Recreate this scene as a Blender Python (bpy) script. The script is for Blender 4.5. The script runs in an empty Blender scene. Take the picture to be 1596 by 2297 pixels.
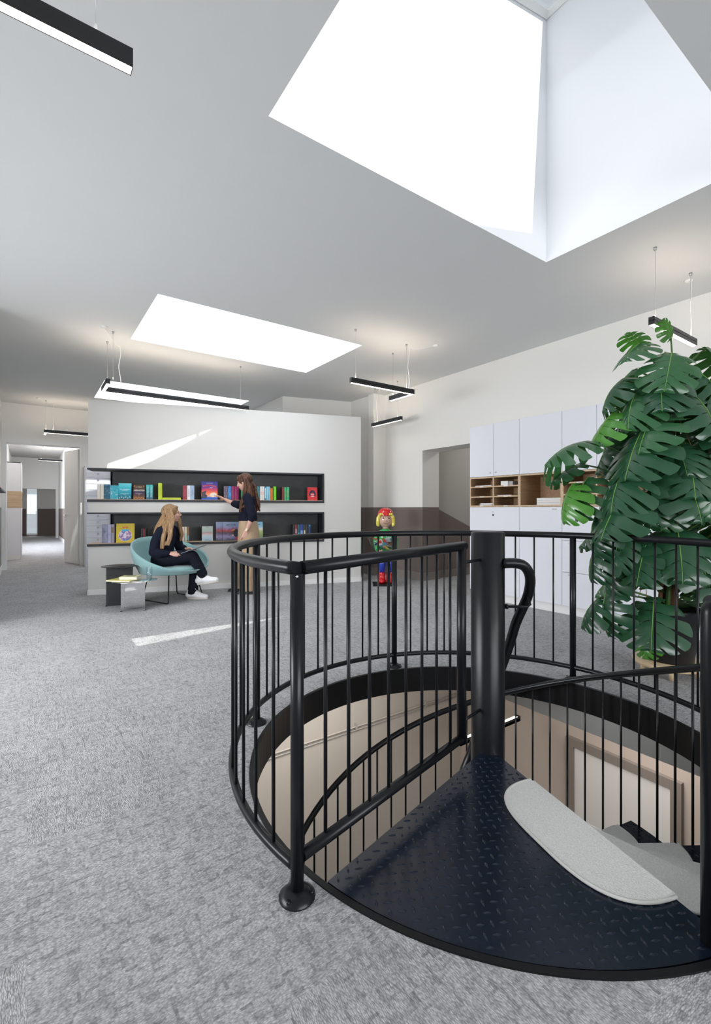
import bpy, bmesh, math, random
from math import sin, cos, pi, radians, atan2, sqrt, hypot
from mathutils import Vector, Matrix, Quaternion

SC = bpy.context.scene
COL = SC.collection
random.seed(7)

# ---------------------------------------------------------------- camera
H = 1.18                       # eye height
FX, CX, HY = 1046.0, 798.0, 1143.0
LAT = Vector((.817, -.5765, 0)).normalized()     # camera right
FWD = Vector((.5765, .817, 0)).normalized()      # camera forward
cam_d = bpy.data.cameras.new('camera')
cam = bpy.data.objects.new('camera', cam_d)
COL.objects.link(cam)
cam.location = (0, 0, H)
cam.rotation_euler = (pi/2, 0, atan2(FWD.y, FWD.x) - pi/2)
cam_d.sensor_fit = 'VERTICAL'
cam_d.sensor_height = 36
cam_d.lens = FX/2297*36
cam_d.shift_y = -(1148.5-HY)/2297
cam_d.clip_start = .02
cam_d.clip_end = 200
SC.camera = cam

# ---------------------------------------------------------------- view, world, sun, daylight
SC.view_settings.view_transform = 'Standard'
SC.view_settings.look = 'None'
SC.view_settings.exposure = 0.0
SC.view_settings.gamma = 1.0
SC.view_settings.use_curve_mapping = False
SC.cycles.max_bounces = 10
SC.cycles.diffuse_bounces = 6
SC.cycles.glossy_bounces = 4
SC.cycles.transmission_bounces = 6
SC.cycles.transparent_max_bounces = 12
SC.cycles.sample_clamp_indirect = 6
SC.cycles.caustics_reflective = False
SC.cycles.caustics_refractive = False

world = bpy.data.worlds.new('sky')
SC.world = world
world.use_nodes = True
wn = world.node_tree
wn.nodes.clear()
w_out = wn.nodes.new('ShaderNodeOutputWorld')
w_bg = wn.nodes.new('ShaderNodeBackground')
w_bg.inputs['Color'].default_value = (.86, .93, 1.0, 1)
w_bg.inputs['Strength'].default_value = .6
wn.links.new(w_bg.outputs[0], w_out.inputs[0])

def lamp(name, kind, loc, power, color=(1, 1, 1), size=None, size_y=None, direction=None):
    d = bpy.data.lights.new(name, kind)
    d.energy = power
    d.color = color
    if kind == 'AREA':
        d.shape = 'RECTANGLE'
        d.size = size
        d.size_y = size_y or size
    o = bpy.data.objects.new(name, d)
    COL.objects.link(o)
    o.location = loc
    if direction is not None:
        o.rotation_euler = Vector(direction).to_track_quat('-Z', 'Y').to_euler()
    return o

SUN_DIR = Vector((-.083, .725, -1.0))
sun = lamp('sun', 'SUN', (0, 0, 9), 4.7, (1.0, .97, .92), direction=SUN_DIR)
sun.data.angle = .006
DAY = (.90, .95, 1.0)
# daylight through the three roof lights and fill for assumed windows out of view
lamp('daylight_near_roof_light', 'AREA', (2.32, 1.6, 4.72), 2, DAY, 2.4, 1.3, (0, 0, -1))
lamp('daylight_middle_roof_light', 'AREA', (2.26, 5.48, 4.72), 46, DAY, 2.3, 1.25, (0, 0, -1))
lamp('daylight_far_roof_light', 'AREA', (2.26, 9.2, 4.72), 60, DAY, 2.3, 1.3, (0, 0, -1))
lamp('rear_window_fill', 'AREA', (1.5, -4.8, 1.7), 175, (.95, .97, 1.0), 5.5, 1.9, (0, 1, -.16)).data.spread = radians(140)  # added fill, standing for assumed windows behind the camera
lamp('passage_fill_light', 'AREA', (6.9, 4.7, 2.85), 16, (1, .96, .90), .8, .8, (0, .2, -1))  # unseen fill added to brighten the passage, no fixture here
lamp('hall_fill_light', 'AREA', (.3, 14.2, 3.2), 40, (1, .95, .9), .5, 3.0, (0, 0, -1))  # unseen fill added to lift the hall, apart from its pendants
lamp('side_window_fill', 'AREA', (-2.85, 3.7, 1.35), 130, (.95, .97, 1.0), 3.6, 1.1, (1, .05, -.22)).data.spread = radians(130)  # added fill for assumed left windows, placed to brighten the right side
lamp('daylight_hall_window', 'AREA', (-.45, 17.5, 1.6), 190, (.85, .90, 1.0), 4.5, 1.4, (1, 0, -.2))
lamp('daylight_hall_end', 'AREA', (.4, 26.5, 1.6), 60, (1, .97, .95), 1.6, 1.8, (0, -1, 0))
lamp('lower_room_fill_light', 'AREA', (1.9, 3.55, -.5), 34, (1.0, .93, .86), 2.6, .6, (0, .25, -1))  # unseen fill added to light the lower back wall
lamp('lower_room_fill_light', 'AREA', (4.25, 1.9, -.5), 34, (1.0, .93, .86), .5, 3.2, (.15, 0, -1))  # second unseen fill, added for the lower right wall and door

# ---------------------------------------------------------------- materials
def node_mat(name):
    m = bpy.data.materials.new(name)
    m.use_nodes = True
    nt = m.node_tree
    b = nt.nodes['Principled BSDF']
    return m, nt, b

def setp(b, **kw):
    al = {'rough': 'Roughness', 'metal': 'Metallic', 'spec': 'Specular IOR Level', 'coat': 'Coat Weight',
          'trans': 'Transmission Weight', 'ior': 'IOR', 'sss': 'Subsurface Weight', 'sheen': 'Sheen Weight',
          'alpha': 'Alpha'}
    for k, v in kw.items():
        b.inputs[al[k]].default_value = v

def plain(name, col, rough=.5, metal=0.0, var=.04, scale=6.0, bump=0.0, bscale=60.0, **kw):
    """a paint-like procedural material: slow colour drift plus optional fine bump"""
    m, nt, b = node_mat(name)
    N, L = nt.nodes, nt.links
    tc = N.new('ShaderNodeTexCoord')
    nz = N.new('ShaderNodeTexNoise'); nz.inputs['Scale'].default_value = scale
    nz.inputs['Detail'].default_value = 3
    L.new(tc.outputs['Object'], nz.inputs['Vector'])
    mx = N.new('ShaderNodeMix'); mx.data_type = 'RGBA'
    c = Vector(col)
    mx.inputs[6].default_value = (*(c*(1-var)), 1)
    mx.inputs[7].default_value = (*[min(1, v) for v in c*(1+var)], 1)
    L.new(nz.outputs['Fac'], mx.inputs[0])
    L.new(mx.outputs[2], b.inputs['Base Color'])
    setp(b, rough=rough, metal=metal, **kw)
    if bump:
        n2 = N.new('ShaderNodeTexNoise'); n2.inputs['Scale'].default_value = bscale
        L.new(tc.outputs['Object'], n2.inputs['Vector'])
        bp = N.new('ShaderNodeBump'); bp.inputs['Strength'].default_value = bump
        bp.inputs['Distance'].default_value = .004
        L.new(n2.outputs['Fac'], bp.inputs['Height'])
        L.new(bp.outputs[0], b.inputs['Normal'])
    return m

def emis(name, col, strength):
    m, nt, b = node_mat(name)
    b.inputs['Base Color'].default_value = (.8, .8, .8, 1)
    b.inputs['Emission Color'].default_value = (*col, 1)
    b.inputs['Emission Strength'].default_value = strength
    return m

def wood(name, c1, c2, scale=3.0, rough=.45, axis=(1, 14, 14)):
    m, nt, b = node_mat(name)
    N, L = nt.nodes, nt.links
    tc = N.new('ShaderNodeTexCoord'); mp = N.new('ShaderNodeMapping')
    mp.inputs['Scale'].default_value = axis
    L.new(tc.outputs['Object'], mp.inputs[0])
    nz = N.new('ShaderNodeTexNoise'); nz.inputs['Scale'].default_value = scale; nz.inputs['Detail'].default_value = 6
    nz.inputs['Distortion'].default_value = .6
    L.new(mp.outputs[0], nz.inputs['Vector'])
    rp = N.new('ShaderNodeValToRGB')
    rp.color_ramp.elements[0].position = .35; rp.color_ramp.elements[0].color = (*c1, 1)
    rp.color_ramp.elements[1].position = .68; rp.color_ramp.elements[1].color = (*c2, 1)
    L.new(nz.outputs['Fac'], rp.inputs[0]); L.new(rp.outputs[0], b.inputs['Base Color'])
    setp(b, rough=rough)
    return m

def carpet_mat(name, light, dark, tile=True):
    """loop-pile carpet tiles: woven blocks, quarter-turned tile by tile, with loop relief"""
    m, nt, b = node_mat(name)
    N, L = nt.nodes, nt.links
    tc = N.new('ShaderNodeTexCoord')
    def math(op, a, bb=None, clamp=False):
        n = N.new('ShaderNodeMath'); n.operation = op; n.use_clamp = clamp
        for i, v in enumerate((a, bb)):
            if v is None: continue
            if isinstance(v, (int, float)): n.inputs[i].default_value = v
            else: L.new(v, n.inputs[i])
        return n.outputs[0]
    sep = N.new('ShaderNodeSeparateXYZ'); L.new(tc.outputs['Object'], sep.inputs[0])
    x, y = sep.outputs[0], sep.outputs[1]
    tx = math('FLOOR', math('MULTIPLY', x, 2.0)); ty = math('FLOOR', math('MULTIPLY', y, 2.0))
    cb = N.new('ShaderNodeCombineXYZ'); L.new(tx, cb.inputs[0]); L.new(ty, cb.inputs[1])
    wnz = N.new('ShaderNodeTexWhiteNoise'); wnz.noise_dimensions = '3D'; L.new(cb.outputs[0], wnz.inputs['Vector'])
    turn = math('GREATER_THAN', wnz.outputs['Value'], .5)
    inv = math('SUBTRACT', 1.0, turn)
    u = math('ADD', math('MULTIPLY', x, inv), math('MULTIPLY', y, turn))
    v = math('ADD', math('MULTIPLY', y, inv), math('MULTIPLY', x, turn))
    # snapped weave cells 12 mm x 6 mm
    def cells(su, sv, off):
        c = N.new('ShaderNodeCombineXYZ')
        L.new(math('FLOOR', math('MULTIPLY', u, su)), c.inputs[0])
        L.new(math('FLOOR', math('MULTIPLY', v, sv)), c.inputs[1])
        c.inputs[2].default_value = off
        return c.outputs[0]
    def noise(vec, s, det=2.0):
        n = N.new('ShaderNodeTexNoise'); n.inputs['Scale'].default_value = s; n.inputs['Detail'].default_value = det
        L.new(vec, n.inputs['Vector']); return n.outputs['Fac']
    a = noise(cells(34, 120, 0.0), .55, 2.0)
    c = noise(cells(120, 34, 5.0), .55, 2.0)
    a = math('MULTIPLY', math('SUBTRACT', a, .50), 6.0, True)
    c = math('MULTIPLY', math('SUBTRACT', c, .52), 6.0, True)
    pat = math('MAXIMUM', math('MULTIPLY', a, .85), math('MULTIPLY', c, .8))
    slow = noise(tc.outputs['Object'], 3.3, 2.0)
    pat = math('SUBTRACT', .95, pat)
    pat = math('ADD', math('MULTIPLY', pat, .85), math('MULTIPLY', math('SUBTRACT', slow, .5), .7), True)
    # loops
    uv = N.new('ShaderNodeCombineXYZ'); L.new(u, uv.inputs[0]); L.new(v, uv.inputs[1])
    mp = N.new('ShaderNodeMapping'); mp.inputs['Scale'].default_value = (115, 270, 1)
    L.new(uv.outputs[0], mp.inputs[0])
    vo = N.new('ShaderNodeTexVoronoi'); vo.inputs['Scale'].default_value = 1.0
    L.new(mp.outputs[0], vo.inputs['Vector'])
    loop = math('SUBTRACT', 1.0, math('MULTIPLY', vo.outputs['Distance'], 1.1), True)
    mx = N.new('ShaderNodeMix'); mx.data_type = 'RGBA'
    mx.inputs[6].default_value = (*dark, 1); mx.inputs[7].default_value = (*light, 1)
    L.new(pat, mx.inputs[0])
    # yarn tone per loop, with shade painted into the gaps between loops
    tone = math('ADD', .62, math('MULTIPLY', loop, .62))
    sepc = N.new('ShaderNodeSeparateColor'); L.new(vo.outputs['Color'], sepc.inputs[0])
    tone = math('MULTIPLY', tone, math('ADD', .84, math('MULTIPLY', sepc.outputs[0], .32)))
    m2 = N.new('ShaderNodeMix'); m2.data_type = 'RGBA'; m2.blend_type = 'MULTIPLY'; m2.inputs[0].default_value = 1
    cc = N.new('ShaderNodeCombineColor')
    for i in range(3): L.new(tone, cc.inputs[i])
    L.new(mx.outputs[2], m2.inputs[6]); L.new(cc.outputs[0], m2.inputs[7])
    L.new(m2.outputs[2], b.inputs['Base Color'])
    bp = N.new('ShaderNodeBump'); bp.inputs['Strength'].default_value = .7; bp.inputs['Distance'].default_value = .004
    L.new(math('ADD', loop, math('MULTIPLY', pat, .5)), bp.inputs['Height']); L.new(bp.outputs[0], b.inputs['Normal'])
    setp(b, rough=.95, spec=.15, sheen=.15)
    return m

def two_tone(name, top, low, zsplit, rough=.75):
    """wall paint with a darker dado painted below a height"""
    m, nt, b = node_mat(name)
    N, L = nt.nodes, nt.links
    geo = N.new('ShaderNodeNewGeometry'); sep = N.new('ShaderNodeSeparateXYZ')
    L.new(geo.outputs['Position'], sep.inputs[0])
    g = N.new('ShaderNodeMath'); g.operation = 'GREATER_THAN'; g.inputs[1].default_value = zsplit
    L.new(sep.outputs[2], g.inputs[0])
    mx = N.new('ShaderNodeMix'); mx.data_type = 'RGBA'
    mx.inputs[6].default_value = (*low, 1); mx.inputs[7].default_value = (*top, 1)
    L.new(g.outputs[0], mx.inputs[0]); L.new(mx.outputs[2], b.inputs['Base Color'])
    nz = N.new('ShaderNodeTexNoise'); nz.inputs['Scale'].default_value = 90
    bp = N.new('ShaderNodeBump'); bp.inputs['Strength'].default_value = .05; bp.inputs['Distance'].default_value = .003
    L.new(geo.outputs['Position'], nz.inputs['Vector']); L.new(nz.outputs['Fac'], bp.inputs['Height'])
    L.new(bp.outputs[0], b.inputs['Normal'])
    setp(b, rough=rough, spec=.25)
    return m

M = {}
M['wall'] = plain('white wall paint', (.84, .83, .80), .8, var=.01, bump=.05)
M['ceiling'] = plain('white ceiling paint', (.70, .715, .715), .85, var=.01, bump=.03)
M['dado'] = two_tone('wall paint with taupe dado', (.85, .835, .80), (.205, .165, .15), 1.22)
M['dado_grey'] = two_tone('wall paint with grey dado', (.80, .79, .765), (.30, .29, .28), 1.22)
M['taupe'] = plain('taupe paint', (.205, .165, .15), .7, var=.02)
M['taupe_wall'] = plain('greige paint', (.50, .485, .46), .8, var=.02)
M['partition'] = plain('partition paint', (.69, .68, .655), .7, var=.012, bump=.04)
M['trim'] = plain('white trim lacquer', (.82, .82, .81), .4, var=.01)
M['trim_taupe'] = plain('taupe skirting', (.25, .22, .20), .5, var=.02)
M['shaft'] = plain('shaft white paint', (.90, .91, .93), .8, var=.005)
M['black'] = plain('black steel lacquer', (.007, .008, .010), .30, var=.15, scale=20, spec=.30)
M['black_ring'] = plain('black edge plate', (.008, .008, .009), .4, var=.2, scale=5, spec=.2)
M['checker'] = plain('black checker plate', (.008, .013, .026), .20, var=.35, scale=9, bump=.08, bscale=40, spec=.42)  # slight blue of the reflected sky is put into the base colour
M['edge_black'] = plain('black niche board', (.022, .024, .030), .45, var=.1)
M['niche'] = plain('dark grey felt board', (.085, .088, .092), .7, var=.25, scale=9, bump=.2, bscale=120)
M['wood_edge'] = wood('oak veneer', (.52, .37, .23), (.66, .50, .34))
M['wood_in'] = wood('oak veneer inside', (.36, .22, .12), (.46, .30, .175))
M['wood_disc'] = wood('pine board', (.60, .44, .27), (.72, .56, .38), 2.0)
M['cab'] = plain('white cabinet lacquer', (.79, .80, .86), .35, var=.006)
M['cab_gap'] = plain('shadow gap grey', (.20, .21, .25), .8)
M['chrome'] = plain('chrome', (.75, .76, .78), .15, 1.0, var=.02)
M['mirror'] = plain('polished steel', (.86, .86, .87), .035, 1.0, var=.005)
M['carpet'] = carpet_mat('grey carpet tiles', (.52, .52, .535), (.27, .265, .27))
M['mat'] = plain('pale loop mat', (.74, .73, .71), .95, var=.30, scale=260, bump=.9, bscale=260, spec=.1)
M['mat_edge'] = plain('pale whipped edge', (.62, .61, .585), .9, var=.05, scale=200, bump=.4, bscale=400)
M['wire'] = plain('white cable', (.85, .85, .84), .4)
M['steel_wire'] = plain('steel cable', (.5, .5, .5), .35, .8)
M['lamp_black'] = plain('black anodised aluminium', (.017, .017, .019), .32, .2, var=.1)
M['glow'] = emis('lamp diffuser', (1.0, .90, .78), 9.0)
M['glow_up'] = emis('upper lamp diffuser', (1.0, .82, .64), 24.0)
M['glow_dim'] = emis('upper lamp diffuser, dimmed', (1.0, .88, .76), 1.2)
M['concrete'] = plain('pale concrete', (.40, .40, .39), .8, var=.10, scale=2.5, bump=.1)
M['lower_wall'] = plain('lower floor greige paint', (.50, .475, .44), .8, var=.02)
M['lower_wall_warm'] = plain('lower floor taupe paint', (.56, .49, .44), .8, var=.02)
M['pane'] = None

def glass_mat(name, tint=(1, 1, 1), gloss=.08):
    m = bpy.data.materials.new(name); m.use_nodes = True
    nt = m.node_tree; N, L = nt.nodes, nt.links; N.clear()
    o = N.new('ShaderNodeOutputMaterial'); t = N.new('ShaderNodeBsdfTransparent'); g = N.new('ShaderNodeBsdfGlossy')
    t.inputs[0].default_value = (*tint, 1); g.inputs['Roughness'].default_value = .02
    lw = N.new('ShaderNodeLayerWeight'); lw.inputs[0].default_value = .25
    pw = N.new('ShaderNodeMath'); pw.operation = 'POWER'; pw.inputs[1].default_value = 3.0; L.new(lw.outputs['Facing'], pw.inputs[0])
    fr = N.new('ShaderNodeMath'); fr.operation = 'MULTIPLY_ADD'; fr.inputs[1].default_value = .55; fr.inputs[2].default_value = .045; L.new(pw.outputs[0], fr.inputs[0])
    mx = N.new('ShaderNodeMixShader')
    L.new(fr.outputs[0], mx.inputs[0]); L.new(t.outputs[0], mx.inputs[1]); L.new(g.outputs[0], mx.inputs[2])
    L.new(mx.outputs[0], o.inputs[0])
    return m
M['pane'] = glass_mat('clear glazing', (.97, .99, .99))

# ---------------------------------------------------------------- geometry helpers
def C(lat, d, z=0.0):
    """a point given by its distance right of and in front of the viewpoint"""
    p = LAT*lat + FWD*d
    return Vector((p.x, p.y, z))

class MB:
    """collects shapes and links them as ONE mesh object"""
    def __init__(self):
        self.v, self.f, self.m, self.s = [], [], [], []
        self.mats = []
    def mi(self, mat):
        if mat not in self.mats: self.mats.append(mat)
        return self.mats.index(mat)
    def add(self, vs, fs, mat, smooth=False):
        o = len(self.v); k = self.mi(mat)
        self.v += [Vector(p) for p in vs]
        for f in fs:
            self.f.append([o+i for i in f]); self.m.append(k); self.s.append(smooth)
        return self
    def box(self, lo, hi, mat, mtx=None):
        x0, y0, z0 = lo; x1, y1, z1 = hi
        vs = [Vector(p) for p in ((x0,y0,z0),(x1,y0,z0),(x1,y1,z0),(x0,y1,z0),(x0,y0,z1),(x1,y0,z1),(x1,y1,z1),(x0,y1,z1))]
        if mtx: vs = [mtx @ p for p in vs]
        return self.add(vs, [(0,3,2,1),(4,5,6,7),(0,1,5,4),(1,2,6,5),(2,3,7,6),(3,0,4,7)], mat)
    def rbox(self, lo, hi, mat, r=.004, mtx=None):
        """box with chamfered vertical and top edges"""
        x0, y0, z0 = lo; x1, y1, z1 = hi
        r = min(r, (x1-x0)/2.01, (y1-y0)/2.01, (z1-z0)/2.01)
        def ring(z, i):
            return [(x0+i,y0+r+0,z),(x0+r,y0+i,z),(x1-r,y0+i,z),(x1-i,y0+r,z),(x1-i,y1-r,z),(x1-r,y1-i,z),(x0+r,y1-i,z),(x0+i,y1-r,z)]
        rs = [ring(z0, r*.7), ring(z0+r, 0), ring(z1-r, 0), ring(z1, r*.7)]
        vs = [Vector(p) for q in rs for p in q]
        if mtx: vs = [mtx @ p for p in vs]
        fs = [tuple(range(7, -1, -1)), tuple(range(24, 32))]
        for k in range(3):
            for i in range(8):
                j = (i+1) % 8
                fs.append((k*8+i, k*8+j, k*8+8+j, k*8+8+i))
        return self.add(vs, fs, mat)
    def tube(self, pts, rad, mat, n=10, cap=True, closed=False, smooth=True, ref=None):
        pts = [Vector(p) for p in pts]
        rr = rad if isinstance(rad, list) else [rad]*len(pts)
        vs, fs = [], []
        N_ = len(pts)
        prev = None
        for i, p in enumerate(pts):
            if closed: t = pts[(i+1) % N_] - pts[i-1]
            else: t = pts[min(i+1, N_-1)] - pts[max(i-1, 0)]
            t.normalize()
            if prev is None:
                a = Vector(ref) if ref else (Vector((0, 0, 1)) if abs(t.z) < .9 else Vector((1, 0, 0)))
                nrm = (a - t*a.dot(t)).normalized()
            else:
                nrm = (prev - t*prev.dot(t)).normalized()
            prev = nrm
            bn = t.cross(nrm)
            r = rr[i]
            rx, ry = r if isinstance(r, tuple) else (r, r)
            for k in range(n):
                a = 2*pi*k/n
                vs.append(p + nrm*cos(a)*rx + bn*sin(a)*ry)
        segs = N_ if closed else N_-1
        for i in range(segs):
            j = (i+1) % N_
            for k in range(n):
                l = (k+1) % n
                fs.append((i*n+k, i*n+l, j*n+l, j*n+k))
        self.add(vs, fs, mat, smooth)
        if cap and not closed:
            o = len(self.v) - len(vs); km = self.mi(mat)
            self.f.append([o+k for k in range(n)][::-1]); self.m.append(km); self.s.append(False)
            self.f.append([o+(N_-1)*n+k for k in range(n)]); self.m.append(km); self.s.append(False)
        return self
    def cyl(self, a, b, r, mat, n=16, r2=None):
        return self.tube([a, b], [r, r if r2 is None else r2], mat, n)
    def lathe(self, prof, mat, center=(0, 0, 0), n=32, smooth=True, mtx=None):
        c = Vector(center); vs = []; fs = []
        for (r, z) in prof:
            for k in range(n):
                a = 2*pi*k/n
                p = Vector((r*cos(a), r*sin(a), z))
                vs.append((mtx @ p if mtx else p) + c)
        for i in range(len(prof)-1):
            for k in range(n):
                l = (k+1) % n
                fs.append((i*n+k, i*n+l, (i+1)*n+l, (i+1)*n+k))
        if prof[0][0] > 1e-5: fs.append(tuple(range(n))[::-1])
        if prof[-1][0] > 1e-5: fs.append(tuple((len(prof)-1)*n+k for k in range(n)))
        return self.add(vs, fs, mat, smooth)
    def prism(self, poly, z0, z1, mat, mtx=None):
        n = len(poly)
        vs = [Vector((p[0], p[1], z0)) for p in poly] + [Vector((p[0], p[1], z1)) for p in poly]
        if mtx: vs = [mtx @ p for p in vs]
        fs = [tuple(range(n))[::-1], tuple(range(n, 2*n))]
        fs += [(i, (i+1) % n, n+(i+1) % n, n+i) for i in range(n)]
        return self.add(vs, fs, mat)
    def ball(self, c, r, mat, n=14, m=9, mtx=None):
        c = Vector(c); R = Vector(r) if not isinstance(r, (int, float)) else Vector((r, r, r))
        vs, fs = [], []
        for i in range(m+1):
            th = pi*i/m
            for k in range(n):
                a = 2*pi*k/n
                p = Vector((R.x*sin(th)*cos(a), R.y*sin(th)*sin(a), R.z*cos(th)))
                vs.append((mtx @ p if mtx else p)+c)
        for i in range(m):
            for k in range(n):
                l = (k+1) % n
                fs.append((i*n+k, (i+1)*n+k, (i+1)*n+l, i*n+l))
        return self.add(vs, fs, mat, True)
    def build(self, name, parent=None, fix=True):
        me = bpy.data.meshes.new(name)
        org = Vector((0, 0, 0))
        me.from_pydata([tuple(p) for p in self.v], [], self.f)
        for mt in self.mats: me.materials.append(mt)
        me.polygons.foreach_set('material_index', self.m)
        me.polygons.foreach_set('use_smooth', self.s)
        if fix:
            bm = bmesh.new(); bm.from_mesh(me)
            bmesh.ops.remove_doubles(bm, verts=bm.verts, dist=1e-5)
            bmesh.ops.recalc_face_normals(bm, faces=bm.faces)
            bm.to_mesh(me); bm.free()
        me.update()
        o = bpy.data.objects.new(name, me)
        COL.objects.link(o)
        if parent is not None: o.parent = parent
        return o

def tag(o, label=None, cat=None, group=None, kind=None):
    if label: o['label'] = label
    if cat: o['category'] = cat
    if group: o['group'] = group
    if kind: o['kind'] = kind
    return o

def empty(name, loc=(0, 0, 0), rz=0.0):
    o = bpy.data.objects.new(name, None)
    COL.objects.link(o)
    o.location = loc; o.rotation_euler = (0, 0, rz)
    o.empty_display_size = .1
    return o

def copy_tree(o, parent=None):
    c = o.copy(); COL.objects.link(c)
    if parent is not None: c.parent = parent
    for ch in list(o.children): copy_tree(ch, c)
    return c

def struct(o, label=None):
    o['kind'] = 'structure'
    if label: o['label'] = label
    return o

def text_mesh(s, size, mat, mtx, parent, name='lettering', align='CENTER', extrude=.0004, bold=0.0, fit=None):
    cu = bpy.data.curves.new(name, 'FONT')
    cu.body = s; cu.size = size; cu.align_x = align; cu.align_y = 'CENTER'
    cu.extrude = extrude; cu.offset = bold; cu.resolution_u = 2
    t = bpy.data.objects.new(name, cu); COL.objects.link(t)
    bpy.context.view_layer.update()
    dg = bpy.context.evaluated_depsgraph_get()
    me = bpy.data.meshes.new_from_object(t.evaluated_get(dg))
    bpy.data.objects.remove(t)
    me.materials.clear(); me.materials.append(mat)
    if fit and len(me.vertices):
        xs = [v.co.x for v in me.vertices]; w = max(xs)-min(xs)
        if w > 1e-6:
            k = min(1.0, fit/w)
            for v in me.vertices: v.co.x *= k; v.co.y *= (k**.5)
    o = bpy.data.objects.new(name, me); COL.objects.link(o)
    o.matrix_local = mtx
    if parent is not None: o.parent = parent
    o.matrix_local = mtx
    return o
# ================================================================ the setting
CZ = 3.27                                    # ceiling height
PX_, PY_ = 1.883, 1.522                      # centre of the spiral stair
POLE = Vector((PX_, PY_, 0))
R_HOLE = 1.155
XR = 5.37                                    # right wall plane
YB = 11.36                                   # rear wall plane

# ---- floor with the round stair opening
def floor_mesh():
    b = MB(); n = 128; q = 1.7
    ring, sq = [], []
    for k in range(n):
        a = 2*pi*k/n
        c, s = cos(a), sin(a)
        ring.append((PX_+R_HOLE*c, PY_+R_HOLE*s, 0))
        m_ = max(abs(c), abs(s))
        sq.append((PX_+q*c/m_, PY_+q*s/m_, 0))
    b.add(ring+sq, [(k, n+k, n+(k+1) % n, (k+1) % n) for k in range(n)], M['carpet'])
    x0, x1, y0, y1 = -3.0, 8.2, -5.0, YB
    xs = [x0, PX_-q, PX_+q, x1]; ys = [y0, PY_-q, PY_+q, y1]
    for i in range(3):
        for j in range(3):
            if i == 1 and j == 1: continue
            b.add([(xs[i], ys[j], 0), (xs[i+1], ys[j], 0), (xs[i+1], ys[j+1], 0), (xs[i], ys[j+1], 0)], [(0, 1, 2, 3)], M['carpet'])
    # hall beyond the rear doorway
    b.add([(-.6, YB, 0), (1.2, YB, 0), (1.2, 28, 0), (-.6, 28, 0)], [(0, 1, 2, 3)], M['carpet'])
    return b.build('floor')
struct(floor_mesh(), 'grey loop carpet tiles with a round stair opening')

# ---- ceiling with three roof-light openings
SKY = [(1.05, 3.59, .88, 2.29), (1.04, 3.49, 4.80, 6.26), (1.03, 3.50, 8.50, 9.93)]
def ceiling_mesh():
    b = MB()
    xs = [-3.0, 1.05, 3.59, 6.5]; ys = [-5.0]
    for s in SKY: ys += [s[2], s[3]]
    ys.append(YB+.05)
    for j in range(len(ys)-1):
        hole = j % 2 == 1
        if hole:
            s = SKY[j//2]; xx = [xs[0], s[0], s[1], xs[-1]]
            cells = [(xx[0], xx[1]), (xx[2], xx[3])]
        else: cells = [(xs[0], xs[-1])]
        for (a, c) in cells:
            b.add([(a, ys[j], CZ), (c, ys[j], CZ), (c, ys[j+1], CZ), (a, ys[j+1], CZ)], [(0, 3, 2, 1)], M['ceiling'])
    return b.build('ceiling')
struct(ceiling_mesh(), 'white ceiling with three square roof lights')
# lower, separate ceiling of the hall
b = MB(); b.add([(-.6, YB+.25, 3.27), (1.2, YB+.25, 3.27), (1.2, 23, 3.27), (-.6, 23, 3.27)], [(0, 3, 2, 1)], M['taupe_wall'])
b.add([(-.6, 23, 2.7), (1.2, 23, 2.7), (1.2, 28, 2.7), (-.6, 28, 2.7)], [(0, 3, 2, 1)], M['ceiling'])
struct(b.build('ceiling_hall'), 'grey ceiling of the hall behind the doorway')

# ---- roof lights: white shaft, glass, frame
def rooflight(i, s):
    x0, x1, y0, y1 = s
    def hz(x): return CZ+(1.455+.245*(x-1.1) if i == 0 else 1.62+.23*(x-1.1))
    root = empty('window_%d' % (i+1), ((x0+x1)/2, (y0+y1)/2, CZ))
    struct(root, ['large roof light over the stair', 'roof light in front of the book wall', 'roof light behind the book wall'][i])
    inv = Matrix.Translation(-root.location)
    b = MB()
    def P(x, y, z): return inv @ Vector((x, y, z))
    z0 = CZ
    b.add([P(x0,y0,z0), P(x1,y0,z0), P(x1,y0,hz(x1)), P(x0,y0,hz(x0))], [(0,1,2,3)], M['shaft'])
    b.add([P(x0,y1,z0), P(x1,y1,z0), P(x1,y1,hz(x1)), P(x0,y1,hz(x0))], [(0,3,2,1)], M['shaft'])
    b.add([P(x0,y0,z0), P(x0,y1,z0), P(x0,y1,hz(x0)), P(x0,y0,hz(x0))], [(0,3,2,1)], M['shaft'])
    b.add([P(x1,y0,z0), P(x1,y1,z0), P(x1,y1,hz(x1)), P(x1,y0,hz(x1))], [(0,1,2,3)], M['shaft'])
    b.build('roof_light_shaft', root, fix=False)
    b = MB(); t = .035
    def bar(a, c, w):
        b.tube([P(*a), P(*c)], w, M['trim'], 4, smooth=False)
    for y in (y0+.01, y1-.01): bar((x0, y, hz(x0)+.01), (x1, y, hz(x1)+.01), t)
    for x in (x0+.01, x1-.01) + ((2.30,) if i else ()): bar((x, y0, hz(x)+.01), (x, y1, hz(x)+.01), t if x != 2.30 else .022)
    b.build('roof_light_frame', root)
    b = MB()
    b.add([P(x0,y0,hz(x0)+.03), P(x1,y0,hz(x1)+.03), P(x1,y1,hz(x1)+.03), P(x0,y1,hz(x0)+.03)], [(0,1,2,3)], M['pane'])
    b.build('roof_light_glass', root)
for i, s in enumerate(SKY): rooflight(i, s)

# ---- walls
def quad_wall(b, pts, mat): b.add(pts, [(0, 1, 2, 3)], mat)
def vwall(b, a, c, z0, z1, mat):
    b.add([(a[0], a[1], z0), (c[0], c[1], z0), (c[0], c[1], z1), (a[0], a[1], z1)], [(0, 1, 2, 3)], mat)

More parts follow.
